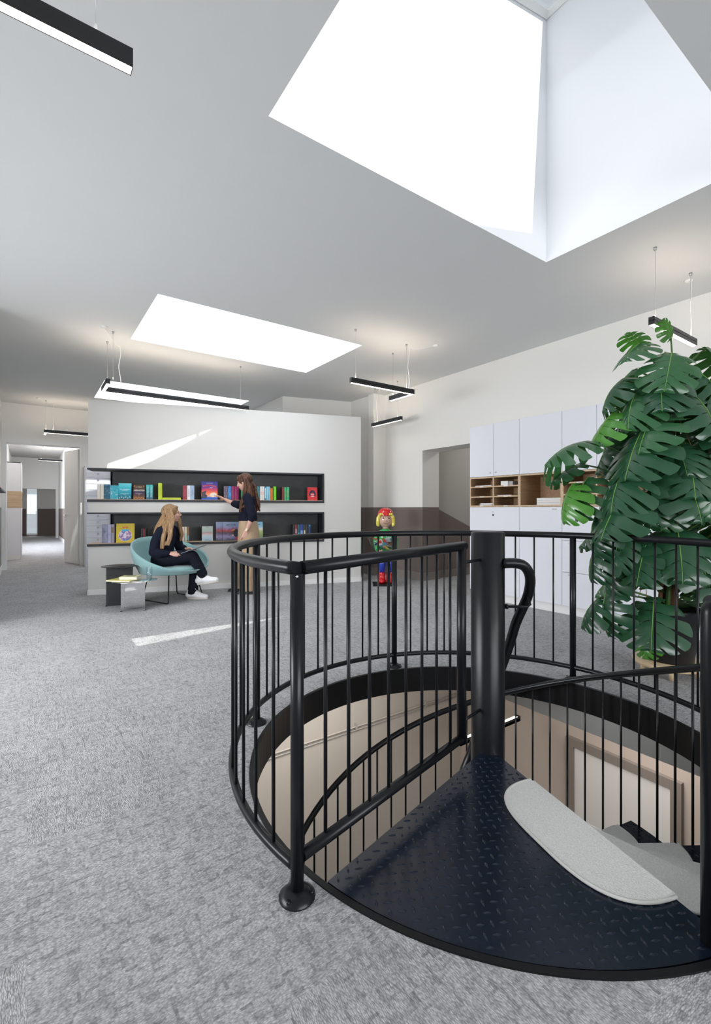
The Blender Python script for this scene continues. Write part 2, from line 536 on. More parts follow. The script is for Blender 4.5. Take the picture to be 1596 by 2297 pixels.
D0, D1, DH = 4.45, 5.68, 2.16               # doorway in the right wall
b = MB()
vwall(b, (XR, -5), (XR, D0), 0, CZ, M['dado'])
vwall(b, (XR, D0), (XR, D1), DH, CZ, M['dado'])
vwall(b, (XR, D1), (XR, 6.667), 0, CZ, M['dado'])
vwall(b, (XR, 6.667), (5.10, 6.667), 0, CZ, M['dado'])
vwall(b, (5.10, 6.667), (5.10, 6.82), 0, CZ, M['dado'])
vwall(b, (5.10, 6.82), (5.15, 6.82), 0, CZ, M['dado'])
vwall(b, (5.15, 6.82), (5.15, 7.45), 0, CZ, M['dado'])
# reveal of the doorway
vwall(b, (XR, D1), (5.75, D1), 0, DH, M['dado'])
vwall(b, (XR, D0), (5.75, D0), 0, DH, M['dado'])
b.add([(XR, D0, DH), (XR, D1, DH), (5.75, D1, DH), (5.75, D0, DH)], [(0, 1, 2, 3)], M['wall'])
struct(b.build('wall_right', fix=False), 'white wall with taupe dado and a doorway beside the cabinets')
# passage behind that doorway: upper wall greige, dado falling with a stair
b = MB()
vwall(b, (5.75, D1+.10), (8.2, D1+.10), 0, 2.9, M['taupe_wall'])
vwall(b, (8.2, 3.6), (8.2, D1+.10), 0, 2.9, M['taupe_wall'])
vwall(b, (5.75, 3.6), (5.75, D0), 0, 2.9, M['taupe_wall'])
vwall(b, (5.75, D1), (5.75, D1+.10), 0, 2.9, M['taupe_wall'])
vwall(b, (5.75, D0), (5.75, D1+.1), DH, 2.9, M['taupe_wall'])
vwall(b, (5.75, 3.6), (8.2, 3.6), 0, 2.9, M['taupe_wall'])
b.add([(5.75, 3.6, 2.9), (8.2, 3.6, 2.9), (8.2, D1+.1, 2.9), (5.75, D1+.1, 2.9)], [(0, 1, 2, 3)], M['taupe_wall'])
b.add([(5.75, D1+.092, 0), (8.19, D1+.092, 0), (8.19, D1+.092, .25), (5.75, D1+.092, 1.22)], [(0, 1, 2, 3)], M['taupe'])
struct(b.build('wall_passage', fix=False), 'shaded wall seen through the right doorway')

# projecting corner behind the book wall
b = MB()
vwall(b, (3.86, 7.80), (5.15, 7.45), 0, CZ, M['wall'])
vwall(b, (3.86, 7.80), (3.86, YB), 0, CZ, M['wall'])
struct(b.build('wall_corner', fix=False), 'white projecting wall behind the book wall')

# rear wall with doorway (x from DX0 to DX1)
DX0, DX1, DDH = -.32, .925, 2.49
b = MB()
vwall(b, (-.40, YB), (DX0, YB), 0, CZ, M['wall'])
vwall(b, (DX0, YB), (DX1, YB), DDH, CZ, M['wall'])
vwall(b, (DX1, YB), (3.86, YB), 0, CZ, M['wall'])
for x in (DX0, DX1): vwall(b, (x, YB), (x, YB+.25), 0, DDH, M['trim'])
b.add([(DX0, YB, DDH), (DX1, YB, DDH), (DX1, YB+.25, DDH), (DX0, YB+.25, DDH)], [(0, 1, 2, 3)], M['trim'])
struct(b.build('wall_back', fix=False), 'white rear wall with a tall doorway')
b = MB()
vwall(b, (-.40, 6.0), (-.40, YB), 0, CZ, M['dado_grey'])
vwall(b, (-.40, 6.0), (-3.0, 6.0), 0, CZ, M['wall'])
vwall(b, (-3.0, 6.0), (-3.0, -5.0), 0, .75, M['wall'])
vwall(b, (-3.0, 6.0), (-3.0, -5.0), 2.7, CZ, M['wall'])
vwall(b, (-3.0, 6.0), (-3.0, 5.6), .75, 2.7, M['wall'])
vwall(b, (-3.0, 1.8), (-3.0, -5.0), .75, 2.7, M['wall'])
struct(b.build('wall_left', fix=False), 'white left wall with a grey dado near the doorway')
b = MB()
vwall(b, (-3.0, -5.0), (XR, -5.0), 0, .8, M['wall'])
vwall(b, (-3.0, -5.0), (XR, -5.0), 2.9, CZ, M['wall'])
for (a, c) in ((-3.0, -1.3), (4.3, XR)): vwall(b, (a, -5), (c, -5), .8, 2.9, M['wall'])
struct(b.build('wall_front', fix=False), 'wall with windows behind the viewpoint')

# door frame (architrave) and open leaf
b = MB()
b.box((DX0-.09, YB-.02, 0), (DX0, YB+.001, DDH+.09), M['trim'])
b.box((DX1, YB-.02, 0), (DX1+.09, YB+.001, DDH+.09), M['trim'])
b.box((DX0, YB-.02, DDH), (DX1, YB+.001, DDH+.09), M['trim'])
b.box((DX0-.075, YB-.03, 0), (DX0-.01, YB, .17), M['trim'])
struct(b.build('trim_1'), 'white frame around the tall rear doorway')
root = empty('door_1', (DX1-.01, YB+.23, 0), 0)
struct(root, 'white door leaf standing open into the hall')
ang = atan2(.70, -.22)
b = MB(); b.box((0, -.02, .01), (.70, .02, DDH-.02), M['trim']); lf = b.build('door_leaf', root); lf.rotation_euler = (0, 0, ang)
b = MB(); b.lathe([(.0, 0), (.026, 0), (.026, .008), (0, .008)], M['chrome'], (.64, .02, 1.05), 16, mtx=Matrix.Rotation(-pi/2, 4, 'X'))
b.tube([(.64, .02, 1.05), (.64, .065, 1.05), (.53, .065, 1.05)], .009, M['chrome'], 8)
b.lathe([(.0, 0), (.022, 0), (.022, .006), (0, .006)], M['chrome'], (.64, .02, .96), 16, mtx=Matrix.Rotation(-pi/2, 4, 'X'))
b.tube([(.64, -.02, 1.05), (.64, -.065, 1.05), (.53, -.065, 1.05)], .009, M['chrome'], 8)
b.build('door_handle', lf)

# hall walls
b = MB()
HY0 = YB+.25
vwall(b, (1.08, HY0), (1.08, 22.9), 0, 3.27, M['dado'])
vwall(b, (-.50, HY0), (-.50, 15.3), 0, 3.27, M['wall'])
vwall(b, (-.50, 15.3), (-.50, 19.8), 0, .8, M['wall'])
vwall(b, (-.50, 15.3), (-.50, 19.8), 2.7, 3.27, M['wall'])
vwall(b, (-.50, 19.8), (-.50, 28), 0, 3.27, M['dado'])
vwall(b, (-.5, HY0), (DX0, HY0), 0, 3.27, M['wall']); vwall(b, (DX1, HY0), (1.08, HY0), 0, 3.27, M['wall'])
vwall(b, (DX0, HY0), (DX1, HY0), DDH, 3.27, M['wall'])
# end of the hall: opening, then a room with a bright window
for (a, c, z0, z1) in ((-.5, -.44, 0, 3.27), (.98, 1.08, 0, 3.27), (-.44, .98, 2.02, 3.27)):
    vwall(b, (a, 22.9), (c, 22.9), z0, z1, M['wall'])
vwall(b, (1.08, 22.9), (1.08, 28), 0, 3.0, M['dado'])
WX0, WX1 = -.02, .40
vwall(b, (-.5, 25.2), (WX0, 25.2), 0, 3, M['dado']); vwall(b, (WX1, 25.2), (1.08, 25.2), 0, 3, M['dado'])
vwall(b, (WX0, 25.2), (WX1, 25.2), 2.13, 3, M['dado']); vwall(b, (WX0, 25.2), (WX1, 25.2), 0, .03, M['dado'])
struct(b.build('wall_hall', fix=False), 'walls of the hall behind the rear doorway')
root = empty('window_4', ((WX0+WX1)/2, 25.2, 0)); struct(root, 'bright tall glass door at the far end of the hall')
b = MB(); w = (WX1-WX0)/2
for (x0, x1, z0, z1) in ((-w, -w+.03, .03, 2.13), (w-.03, w, .03, 2.13), (-w, w, .03, .07), (-w, w, 2.09, 2.13)):
    b.box((x0, -.02, z0), (x1, .03, z1), M['trim'])
b.build('window_frame', root)
b = MB(); b.box((-w+.03, .0, .07), (w-.03, .008, 2.09), M['pane']); b.build('window_glass', root)
root = empty('window_5', (-.5, 17.5, 0)); struct(root, 'side window of the hall')
b = MB()
for (y0, y1, z0, z1) in ((-2.2, -2.14, .8, 2.7), (2.24, 2.3, .8, 2.7), (-2.2, 2.3, .8, .86), (-2.2, 2.3, 2.64, 2.7), (-.7, -.64, .8, 2.7), (.75, .81, .8, 2.7)):
    b.box((-.02, y0, z0), (.03, y1, z1), M['trim'])
b.build('window_frame', root)

# windows behind the viewpoint
for (n, x0, x1, y0, y1) in ((6, -1.3, 4.3, -5, -5), (7, -3, -3, 1.8, 5.6)):
    root = empty('window_%d' % n, ((x0+x1)/2, (y0+y1)/2, 0)); struct(root, 'white framed window beyond the view')
    b = MB(); L_ = max(x1-x0, y1-y0)/2; z0, z1 = (.8, 2.9) if n == 6 else (.75, 2.7)
    rot = Matrix.Rotation(0 if n == 6 else pi/2, 4, 'Z')
    b.box((-L_, -.03, z0), (L_, .03, z0+.06), M['trim'], rot); b.box((-L_, -.03, z1-.06), (L_, .03, z1), M['trim'], rot)
    for k in range(5):
        x = -L_+.03+(2*L_-.06)*k/4
        b.box((x-.03, -.03, z0), (x+.03, .03, z1), M['trim'], rot)
    b.build('window_frame', root)

# skirting
def skirt(name, segs, h, mat, t=.014, label=None):
    b = MB()
    for (a, c, side) in segs:
        a = Vector((*a, 0)); c = Vector((*c, 0)); d = (c-a).normalized(); nrm = Vector((-d.y, d.x, 0))*side*t
        vs = [a, c, c+nrm, a+nrm]
        b.prism([(p.x, p.y) for p in vs], 0.0, h, mat)
    return struct(b.build(name), label)
skirt('baseboard_right', [((XR, D1+.0), (XR, 6.667), 1), ((XR, 6.667), (5.10, 6.667), 1), ((5.10, 6.65), (5.10, 6.82), 1), ((5.15, 6.82), (5.15, 7.45), 1),
                          ((XR-.014, D1), (5.75, D1), -1), ((5.75, D1+.085), (8.19, D1+.085), -1)], .13, M['trim_taupe'], .018, 'taupe skirting by the right doorway')
skirt('baseboard_back', [((DX1+.09, YB), (3.86, YB), -1)], .12, M['trim_taupe'], label='skirting of the rear wall')
skirt('baseboard_left', [((-.40, 6.0), (-.40, YB), -1)], .12, M['trim'], label='skirting of the left wall')
skirt('baseboard_hall', [((1.08, HY0), (1.08, 22.9), 1)], .12, M['trim'], label='skirting of the hall')

# ---------------------------------------------------------------- book wall (free-standing partition with two niches)
PW = C(-3.69, 6.43)
pdir = (LAT*.950+FWD*.312).normalized()
PANG = atan2(pdir.y, pdir.x)
PLEN, PDEP, PH = 3.977, .42, 2.70
Z_LO0, Z_LO1, Z_UP0, Z_UP1 = .708, 1.14, 1.325, 1.755
root = empty('wall_partition', PW, PANG)
struct(root, 'white free-standing partition with two long dark book niches')
PART = root
def part_s(px, dep):
    """distance along the book wall for a bearing, at a depth behind its face"""
    t = (px-CX)/FX
    a = -3.69 - .312*dep; c = 6.43 + .950*dep
    return (t*c - a)/(.950 - t*.312)
b = MB()
b.box((0, 0, 0), (PLEN, PDEP, .668), M['partition'])
b.box((0, 0, Z_LO1), (3.35, PDEP, Z_UP0-.038), M['partition'])
b.box((0, 0, Z_UP1), (PLEN, PDEP, PH), M['partition'])
b.box((3.35, 0, .668), (PLEN, PDEP, Z_UP1), M['partition'])
b.box((.27, .36, .668), (3.35, PDEP, Z_LO1), M['partition'])
b.box((.27, .36, Z_UP0-.038), (3.35, PDEP, Z_UP1), M['partition'])
b.build('partition_body', root, fix=False)
for (z0, z1) in ((Z_LO0, Z_LO1), (Z_UP0, Z_UP1)):
    b = MB()
    b.box((.27, .335, z0), (3.33, .362, z1-.018), M['niche'])
    b.build('niche_back_panel', root)
    b = MB()
    b.box((-.012, -.010, z1-.022), (3.352, .35, z1), M['edge_black'])          # top board
    b.box((3.328, -.010, z0-.03), (3.352, .35, z1), M['edge_black'])           # right board
    b.box((-.012, -.012, z0-.04), (3.352, .36, z0-.006), M['edge_black'])      # bottom edge
    b.build('niche_lining', root)
    b = MB()
    b.box((-.008, -.006, z0-.007), (3.326, .335, z0), M['wood_edge'])
    b.build('niche_shelf', root)
b = MB(); b.box((-.014, -.014, 0), (PLEN+.014, 0, .068), M['trim']); b.box((-.014, -.014, 0), (0, PDEP, .068), M['trim'])
b.box((PLEN, -.014, 0), (PLEN+.014, PDEP, .068), M['trim'])
bb = b.build('partition_skirting', root)

# ---------------------------------------------------------------- floor below
ZL = -3.35
b = MB()
b.add([(-1, -2, ZL), (4.9, -2, ZL), (4.9, 4.42, ZL), (-1, 4.42, ZL)], [(0, 1, 2, 3)], M['carpet'])
struct(b.build('floor_lower'), 'floor of the storey below')
b = MB()
vwall(b, (-1, 4.42), (4.9, 4.42), ZL, -.15, M['lower_wall'])
struct(b.build('wall_lower_back', fix=False), 'greige wall of the storey below')
b = MB()
LDY0, LDY1, LDZ = 1.75, 2.86, -1.31
vwall(b, (4.9, -2), (4.9, 4.42), ZL, -.15, M['lower_wall_warm'])
struct(b.build('wall_lower_right', fix=False), 'taupe wall of the storey below')
b = MB()
vwall(b, (-1, -2), (-1, 4.42), ZL, -.15, M['lower_wall']); vwall(b, (-1, -2), (4.9, -2), ZL, -.15, M['lower_wall'])
struct(b.build('wall_lower_left', fix=False), 'far walls of the storey below')
# slab soffit with hole
b = MB(); n = 96; q = 1.45
ring = [(PX_+(R_HOLE+.02)*cos(2*pi*k/n), PY_+(R_HOLE+.02)*sin(2*pi*k/n), -.15) for k in range(n)]
sq = []
for k in range(n):
    c, s = cos(2*pi*k/n), sin(2*pi*k/n); m_ = max(abs(c), abs(s)); sq.append((PX_+q*c/m_, PY_+q*s/m_, -.15))
b.add(ring+sq, [(k, (k+1) % n, n+(k+1) % n, n+k) for k in range(n)], M['ceiling'])
xs = [-1, PX_-q, PX_+q, 4.9]; ys = [-2, PY_-q, PY_+q, 4.42]
for i in range(3):
    for j in range(3):
        if i == 1 and j == 1: continue
        b.add([(xs[i], ys[j], -.15), (xs[i+1], ys[j], -.15), (xs[i+1], ys[j+1], -.15), (xs[i], ys[j+1], -.15)], [(0, 3, 2, 1)], M['ceiling'])
struct(b.build('ceiling_lower', fix=False), 'ceiling of the storey below')
b = MB(); b.box((3.40, -2, -.47), (3.70, 4.42, -.15), M['concrete'])
struct(b.build('trim_2'), 'pale concrete beam below the stair opening')
# black steel edge lining of the opening
b = MB(); n = 128
vs = []; fs = []
for k in range(n):
    a = 2*pi*k/n
    for (r, z) in ((R_HOLE-.012, .006), (R_HOLE-.012, -.165), (R_HOLE+.008, -.165), (R_HOLE+.008, .006)):
        vs.append((PX_+r*cos(a), PY_+r*sin(a), z))
for k in range(n):
    l = (k+1) % n
    for i in range(4):
        j = (i+1) % 4
        fs.append((k*4+i, k*4+j, l*4+j, l*4+i))
b.add(vs, fs, M['black_ring'], False)
struct(b.build('trim_3'), 'black steel edge lining the round opening')
# lower door with frame
root = empty('door_2', (4.9, (LDY0+LDY1)/2, ZL)); struct(root, 'white door in a taupe frame on the storey below')
w = (LDY1-LDY0)/2; hh = LDZ-ZL
b = MB()
b.box((-.05, -w, 0), (-.002, -w+.09, hh-.09), M['trim_taupe']); b.box((-.05, w-.09, 0), (-.002, w, hh-.09), M['trim_taupe']); b.box((-.05, -w, hh-.09), (-.002, w, hh), M['trim_taupe'])
b.build('door_frame', root)
b = MB(); b.box((-.03, -w+.09, 0), (-.002, w-.09, hh-.09), M['trim']); b.build('door_leaf', root)
# cable duct along the lower wall
b = MB()
def duct(z): return [(x, 4.395, z+.004*sin(x*7)) for x in (-.9, 0, 1, 2, 3, 4, 4.8)]
b.tube(duct(-1.33), .010, M['lower_wall'], 8); b.tube(duct(-1.37), .006, M['concrete'], 6)
for x in (.9, 2.0, 3.1, 4.2): b.box((x, 4.38, -1.36), (x+.02, 4.415, -1.29), M['concrete'])
o = b.build('cable_conduit'); tag(o, 'thin cable conduit along the greige wall of the storey below', 'cable')
b = MB()
b.rbox((1.25, 3.15, ZL+.70), (2.75, 4.0, ZL+.735), M['trim'], .01)
o_t = empty('desk', (0, 0, 0)); tag(o_t, 'white desk on the storey below, glimpsed between the railing rods', 'desk')
b.build('desk_top', o_t)
for (x, y) in ((1.3, 3.2), (2.7, 3.2), (1.3, 3.95), (2.7, 3.95)):
    bb_ = MB(); bb_.box((x-.025, y-.025, ZL), (x+.025, y+.025, ZL+.70), M['trim']); bb_.build('leg', o_t)
# ================================================================ spiral stair
A0 = radians(-131.6)      # left edge of the landing plate
A1 = radians(-71.0)       # right edge of the landing plate
STEP, RISE = radians(24), .17
R_TR = 1.09

def in_sector(x, y, a0, a1, r0, r1, mg):
    r = hypot(x, y)
    if r < r0+mg or r > r1-mg: return False
    a = atan2(y, x)
    while a < a0: a += 2*pi
    if a > a1: return False
    return r*sin(min(a-a0, pi/2)) > mg and r*sin(min(a1-a, pi/2)) > mg

def sector(b, a0, a1, r0, r1, z0, z1, mat, n=20):
    poly = [(r1*cos(a0+(a1-a0)*k/n), r1*sin(a0+(a1-a0)*k/n)) for k in range(n+1)]
    poly += [(r0*cos(a1+(a0-a1)*k/6), r0*sin(a1+(a0-a1)*k/6)) for k in range(7)]
    b.prism(poly, z0, z1, mat)

def studs(b, a0, a1, r0, r1, z, mat, rot=0.0, pitch=.050, mg=.012):
    """raised lens-shaped studs of a checker plate"""
    N_ = int(2.4/pitch)+2
    cr, sr = cos(rot), sin(rot)
    for i in range(-N_, N_):
        for j in range(-N_, N_):
            for par in (0, 1):
                gx, gy = (i+.5*par)*pitch, (j+.5*par)*pitch
                x, y = gx*cr-gy*sr, gx*sr+gy*cr
                if not in_sector(x, y, a0, a1, r0, r1, mg): continue
                an = rot+(pi/4 if par else -pi/4)
                u = Vector((cos(an), sin(an), 0)); w = Vector((-sin(an), cos(an), 0))
                p = Vector((x, y, z))
                L_, W_, h_ = .0155, .0052, .0045
                vs = [p-u*L_, p-u*L_*.5-w*W_*.8, p-w*W_, p+u*L_*.5-w*W_*.8, p+u*L_, p+u*L_*.5+w*W_*.8, p+w*W_, p-u*L_*.5+w*W_*.8]
                q = Vector((0, 0, h_))
                vs += [p-u*L_*.7+q*.6, p+q, p+u*L_*.7+q*.6]
                b.add(vs, [(0,1,8),(1,2,9,8),(2,3,10,9),(3,4,10),(4,5,10),(5,6,9,10),(6,7,8,9),(7,0,8)], mat, True)

OFF = atan2(LAT.y, LAT.x)      # angles below are counted from the viewer's right
ROT = Matrix.Rotation(OFF, 4, 'Z')
def spline(pts, n):
    out = []
    for i in range(len(pts)-1):
        a, b_, c, d_ = pts[max(i-1, 0)], pts[i], pts[i+1], pts[min(i+2, len(pts)-1)]
        for k in range(n):
            t = k/n
            out.append(.5*((2*b_)+(c-a)*t+(2*a-5*b_+4*c-d_)*t*t+(3*b_-3*c+d_-a)*t**3))
    return out+[pts[-1]]
stair = empty('spiral_staircase', POLE, OFF)
tag(stair, 'black steel spiral staircase with checker plate landing and centre pole', 'staircase')
RP = .082
b = MB()
b.lathe([(0.0, ZL), (RP, ZL), (RP, 1.064), (RP-.006, 1.07), (0, 1.07)], M['black'], n=48)
b.build('center_pole', stair)
b = MB()
sector(b, A0, A1, RP-.01, 1.13, -.035, -.004, M['checker'], 30)
studs(b, A0, A1, RP+.01, 1.13, -.0042, M['checker'], rot=radians(-38))
b.build('landing_plate', stair, fix=False)
b = MB()
for a in (A0+.012, A1-.012):
    c, s = cos(a), sin(a)
    t = Matrix.Rotation(a, 4, 'Z')
    b.box((RP, -.006, -.16), (1.12, .006, -.036), M['black'], t)
pts = [(1.122*cos(A0+(A1-A0)*k/30), 1.122*sin(A0+(A1-A0)*k/30)) for k in range(31)]
b.tube([(x, y, -.085) for x, y in pts], (.048, .004), M['black'], 4, smooth=False, ref=(0, 0, 1))
b.build('landing_rim', stair)
NT = 19
tread_b = MB()
ta0, ta1 = radians(-2.5), STEP
sector(tread_b, ta0, ta1, RP-.01, R_TR, -.006, .0, M['checker'], 8)
studs(tread_b, ta0, ta1, RP+.02, R_TR, .0, M['checker'], rot=.2)
for a in (ta0+.006, ta1-.006):
    tread_b.box((RP, -.003, -.045), (R_TR-.01, .003, -.006), M['black'], Matrix.Rotation(a, 4, 'Z'))
tread = tread_b.build('tread', stair, fix=False)
treads = [tread]
for k in range(NT):
    o = tread if k == 0 else copy_tree(tread, stair)
    o.rotation_euler = (0, 0, A1+STEP*k)
    o.location = (0, 0, -RISE*(k+1))
def rail_z(th):
    """handrail height over the landing, by angle in degrees"""
    tab = [(-73.8, .93), (-60, .86), (3, .37), (34.5, .128), (68.4, -.135), (150, -.722), (400, -2.50)]
    for (a, za), (c, zc) in zip(tab, tab[1:]):
        if th <= c: return za+(zc-za)*(th-a)/(c-a)
    return tab[-1][1]
b = MB()
pts = []
for k in range(0, 119):
    th = -72.5+k*4
    if th > 395: break
    zz = sum(rail_z(th+q) for q in (-6, -3, 0, 3, 6))/5 if th > -62 else rail_z(th)
    pts.append((1.082*cos(radians(th)), 1.082*sin(radians(th)), zz))
b.tube(pts, .0195, M['black'], 12)
b.build('outer_handrail', stair)
ba = MB(); ba.cyl((0, 0, 0), (0, 0, 1), .0065, M['black'], 8); bal0 = ba.build('baluster', stair)
th = -62.0; first = True
while th < 380:
    zt = rail_z(th)
    kk = int((th-(-71.0))//24)
    zb = -RISE*(kk+1)-.04
    o = bal0 if first else bal0.copy()
    if not first: COL.objects.link(o)
    first = False
    o.location = (1.082*cos(radians(th)), 1.082*sin(radians(th)), zb)
    o.scale = (1, 1, zt-zb)
    th += 6
# newel of the landing at its right corner
a = radians(-73.6)
b = MB(); cx_, cy_ = 1.10*cos(a), 1.10*sin(a)
b.lathe([(0, -.20), (.024, -.20), (.024, .895), (.021, .915), (.012, .928), (0, .932)], M['black'], (cx_, cy_, 0), 24)
b.build('newel_post', stair)
# inner handrail around the pole
b = MB(); pts = []
pts += [(.058, -.05, .917), (.110, -.05, .918), (.148, -.047, .912), (.175, -.040, .895), (.196, -.028, .865), (.208, -.012, .828), (.212, .008, .785), (.208, .030, .735), (.192, .062, .665), (.172, .092, .590)]
for k in range(12):
    th = 36+k*6.0
    pts.append((.195*cos(radians(th)), .195*sin(radians(th)), .51-.0100*(th-36)))
for k in range(1, 50):
    th = 102+k*6.0
    pts.append((.195*cos(radians(th)), .195*sin(radians(th)), -.15-(th-102)*.0071))
# turn the start so that it leaves the pole on the right as seen from the landing
rt = Matrix.Identity(4)
b.tube(spline([rt @ Vector(p) for p in pts], 3), .0250, M['black'], 16)
b.build('inner_handrail', stair)
b = MB()
p0 = rt @ Vector((RP, -.02, .700)); p1 = rt @ Vector((.185, -.03, .700)); p2 = rt @ Vector((.198, .02, .77))
b.tube([p0, p1, rt @ Vector((.205, -.02, .708)), p2], .0065, M['black'], 8)
b.lathe([(0, 0), (.012, 0), (.012, .012), (0, .014)], M['black'], p0, 12, mtx=rt @ Matrix.Rotation(pi/2, 4, 'Y'))
b.build('handrail_bracket', stair)

# ---- loose stair mats
def mat_obj(name, along0=.315, along1=.965, depth=.232, ang=0.0, z=0.0):
    """half-moon mat; local x runs outward along the step edge"""
    b = MB(); n = 40
    cx = (along0+along1)/2; hw = (along1-along0)/2
    rim = []
    for k in range(n+1):
        t = pi*k/n
        e = .62
        x = cx-hw*(1 if cos(t) > 0 else -1)*abs(cos(t))**e
        y = -depth*abs(sin(t))**.78
        rim.append((x, y))
    b.prism(rim, .002, .009, M['mat'])
    b.tube([(x, y, .0065) for x, y in rim], .0058, M['mat_edge'], 8)
    # nose folded over the edge of the step
    vs = []; fs = []
    cols = 9
    for k in range(cols):
        x = along0+.015+(along1-along0-.03)*k/(cols-1)
        for (y, zz) in ((-.012, .0095), (.004, .0102), (.014, .003), (.015, -.05), (.008, -.055), (.006, -.004), (-.012, .0045)):
            vs.append((x, y, zz))
    for k in range(cols-1):
        for i in range(6):
            fs.append((k*7+i, k*7+i+1, (k+1)*7+i+1, (k+1)*7+i))
    fs += [tuple(range(7)), tuple((cols-1)*7+i for i in range(7))[::-1]]
    b.add(vs, fs, M['mat'])
    o = b.build(name)
    return o
m0 = mat_obj('stair_mat')
ords = ['on the checker plate landing', 'on the first tread below the landing', 'on the second tread below the landing', 'on the third tread below the landing',
        'on the fourth tread below the landing', 'on the fifth tread below the landing', 'on the sixth tread below the landing']
for k in range(6):
    o = m0 if k == 0 else copy_tree(m0)
    aa = A1+STEP*k
    if k == 0: o.rotation_euler = (0, 0, A1+OFF); o.location = (POLE.x, POLE.y, -.003)
    else: o.rotation_euler = (0, 0, aa+OFF); o.location = (POLE.x, POLE.y, -RISE*k+.001)
    tag(o, 'pale half-moon stair mat ' + ords[k], 'mat', 'half-moon mats on the spiral stair')

# ================================================================ round guard railing
RR = 1.235
rail = empty('guard_railing', POLE, OFF)
tag(rail, 'black round steel guard railing with thin rods around the stair opening', 'railing')
TH0, TH1 = -74.0, 227.2
def ringpts(z, t0, t1, n=170): return [(RR*cos(radians(t0+(t1-t0)*k/n)), RR*sin(radians(t0+(t1-t0)*k/n)), z) for k in range(n+1)]
b = MB(); b.tube(ringpts(1.0, TH0, TH1), .0215, M['black'], 24); b.build('top_rail', rail)
b = MB(); b.tube(ringpts(.088, TH0, TH1), .0165, M['black'], 12); b.build('bottom_rail', rail)
pp = MB(); pp.cyl((0, 0, .004), (0, 0, .985), .0205, M['black'], 18); post0 = pp.build('post', rail)
fl = MB(); fl.lathe([(0, 0), (.056, 0), (.056, .004), (.040, .016), (.024, .026), (0, .026)], M['black'], n=24)
for k in range(3):
    a = k*2.1; fl.lathe([(0, .003), (.006, .003), (.006, .017), (0, .018)], M['black'], (.044*cos(a), .044*sin(a), 0), 8)
flange0 = fl.build('floor_flange', post0)
posts = [-13.8, 46.8, 107.4, 168.3, 227.2, -74.0]
for i, th in enumerate(posts):
    o = post0 if i == 0 else copy_tree(post0, rail)
    o.location = (RR*cos(radians(th)), RR*sin(radians(th)), 0)
ba = MB(); ba.cyl((0, 0, .09), (0, 0, .985), .0062, M['black'], 8); rod0 = ba.build('baluster', rail)
edges = sorted(posts); first = True
for a, c in zip(edges, edges[1:]):
    for k in range(1, 10):
        th = a+(c-a)*k/10
        o = rod0 if first else rod0.copy()
        if not first: COL.objects.link(o)
        first = False
        o.location = (RR*cos(radians(th)), RR*sin(radians(th)), 0)

# straight guard panel beside the landing
panel = MB()
panel = empty('side_panel', (0, 0, 0)); panel.parent = rail
panel['label'] = 'straight railing panel between front newel and centre pole'
n0 = Vector((RR*cos(radians(227.2)), RR*sin(radians(227.2)), 0))
pe = ROT.inverted() @ (C(.487, 2.141)-POLE); pe.z = 0
d = (pe-n0).normalized()
st = n0+d*.018
b = MB(); b.tube([st+Vector((0, 0, 1.0)), pe+d*.022+Vector((0, 0, 1.012))], .0215, M['black'], 24); b.build('top_rail', panel)
b = MB(); b.tube([st+Vector((0, 0, .115)), pe+d*.018+Vector((0, 0, .130))], .0195, M['black'], 12); b.build('bottom_rail', panel)
b = MB(); b.cyl(pe+Vector((0, 0, .115)), pe+Vector((0, 0, 1.015)), .0215, M['black'], 18); b.build('end_post', panel)
L_ = (pe-n0).length
r0 = None
for k in range(1, 9):
    p = n0+d*(L_*k/9.0+.01)
    if r0 is None:
        b = MB(); b.cyl((0, 0, .12), (0, 0, 1.0), .0062, M['black'], 8); r0 = b.build('baluster', panel); r0.location = p
    else:
        o = r0.copy(); COL.objects.link(o); o.location = p
for z in (.935, .205):
    b = MB(); b.cyl(pe+Vector((0, 0, z)), Vector((0, 0, z))+(pe.normalized())*(RP-.01), .0075, M['black'], 10)
    b.lathe([(0, 0), (.012, 0), (.012, .006), (0, .006)], M['chrome'], (0, 0, z), 10) if False else None
    b.build('pole_bracket', panel)
b = MB(); bolt_p = n0+Vector((0, 0, .978))
tocam = (ROT.inverted() @ (Vector((0, 0, 0))-POLE))-n0; tocam.z = 0; tocam.normalize()
q = tocam.to_track_quat('Z', 'Y').to_matrix().to_4x4()
b.lathe([(0, 0), (.0045, 0), (.0045, .003), (0, .004)], M['chrome'], bolt_p+tocam*.0195, 12, mtx=q); b.build('bolt', panel)
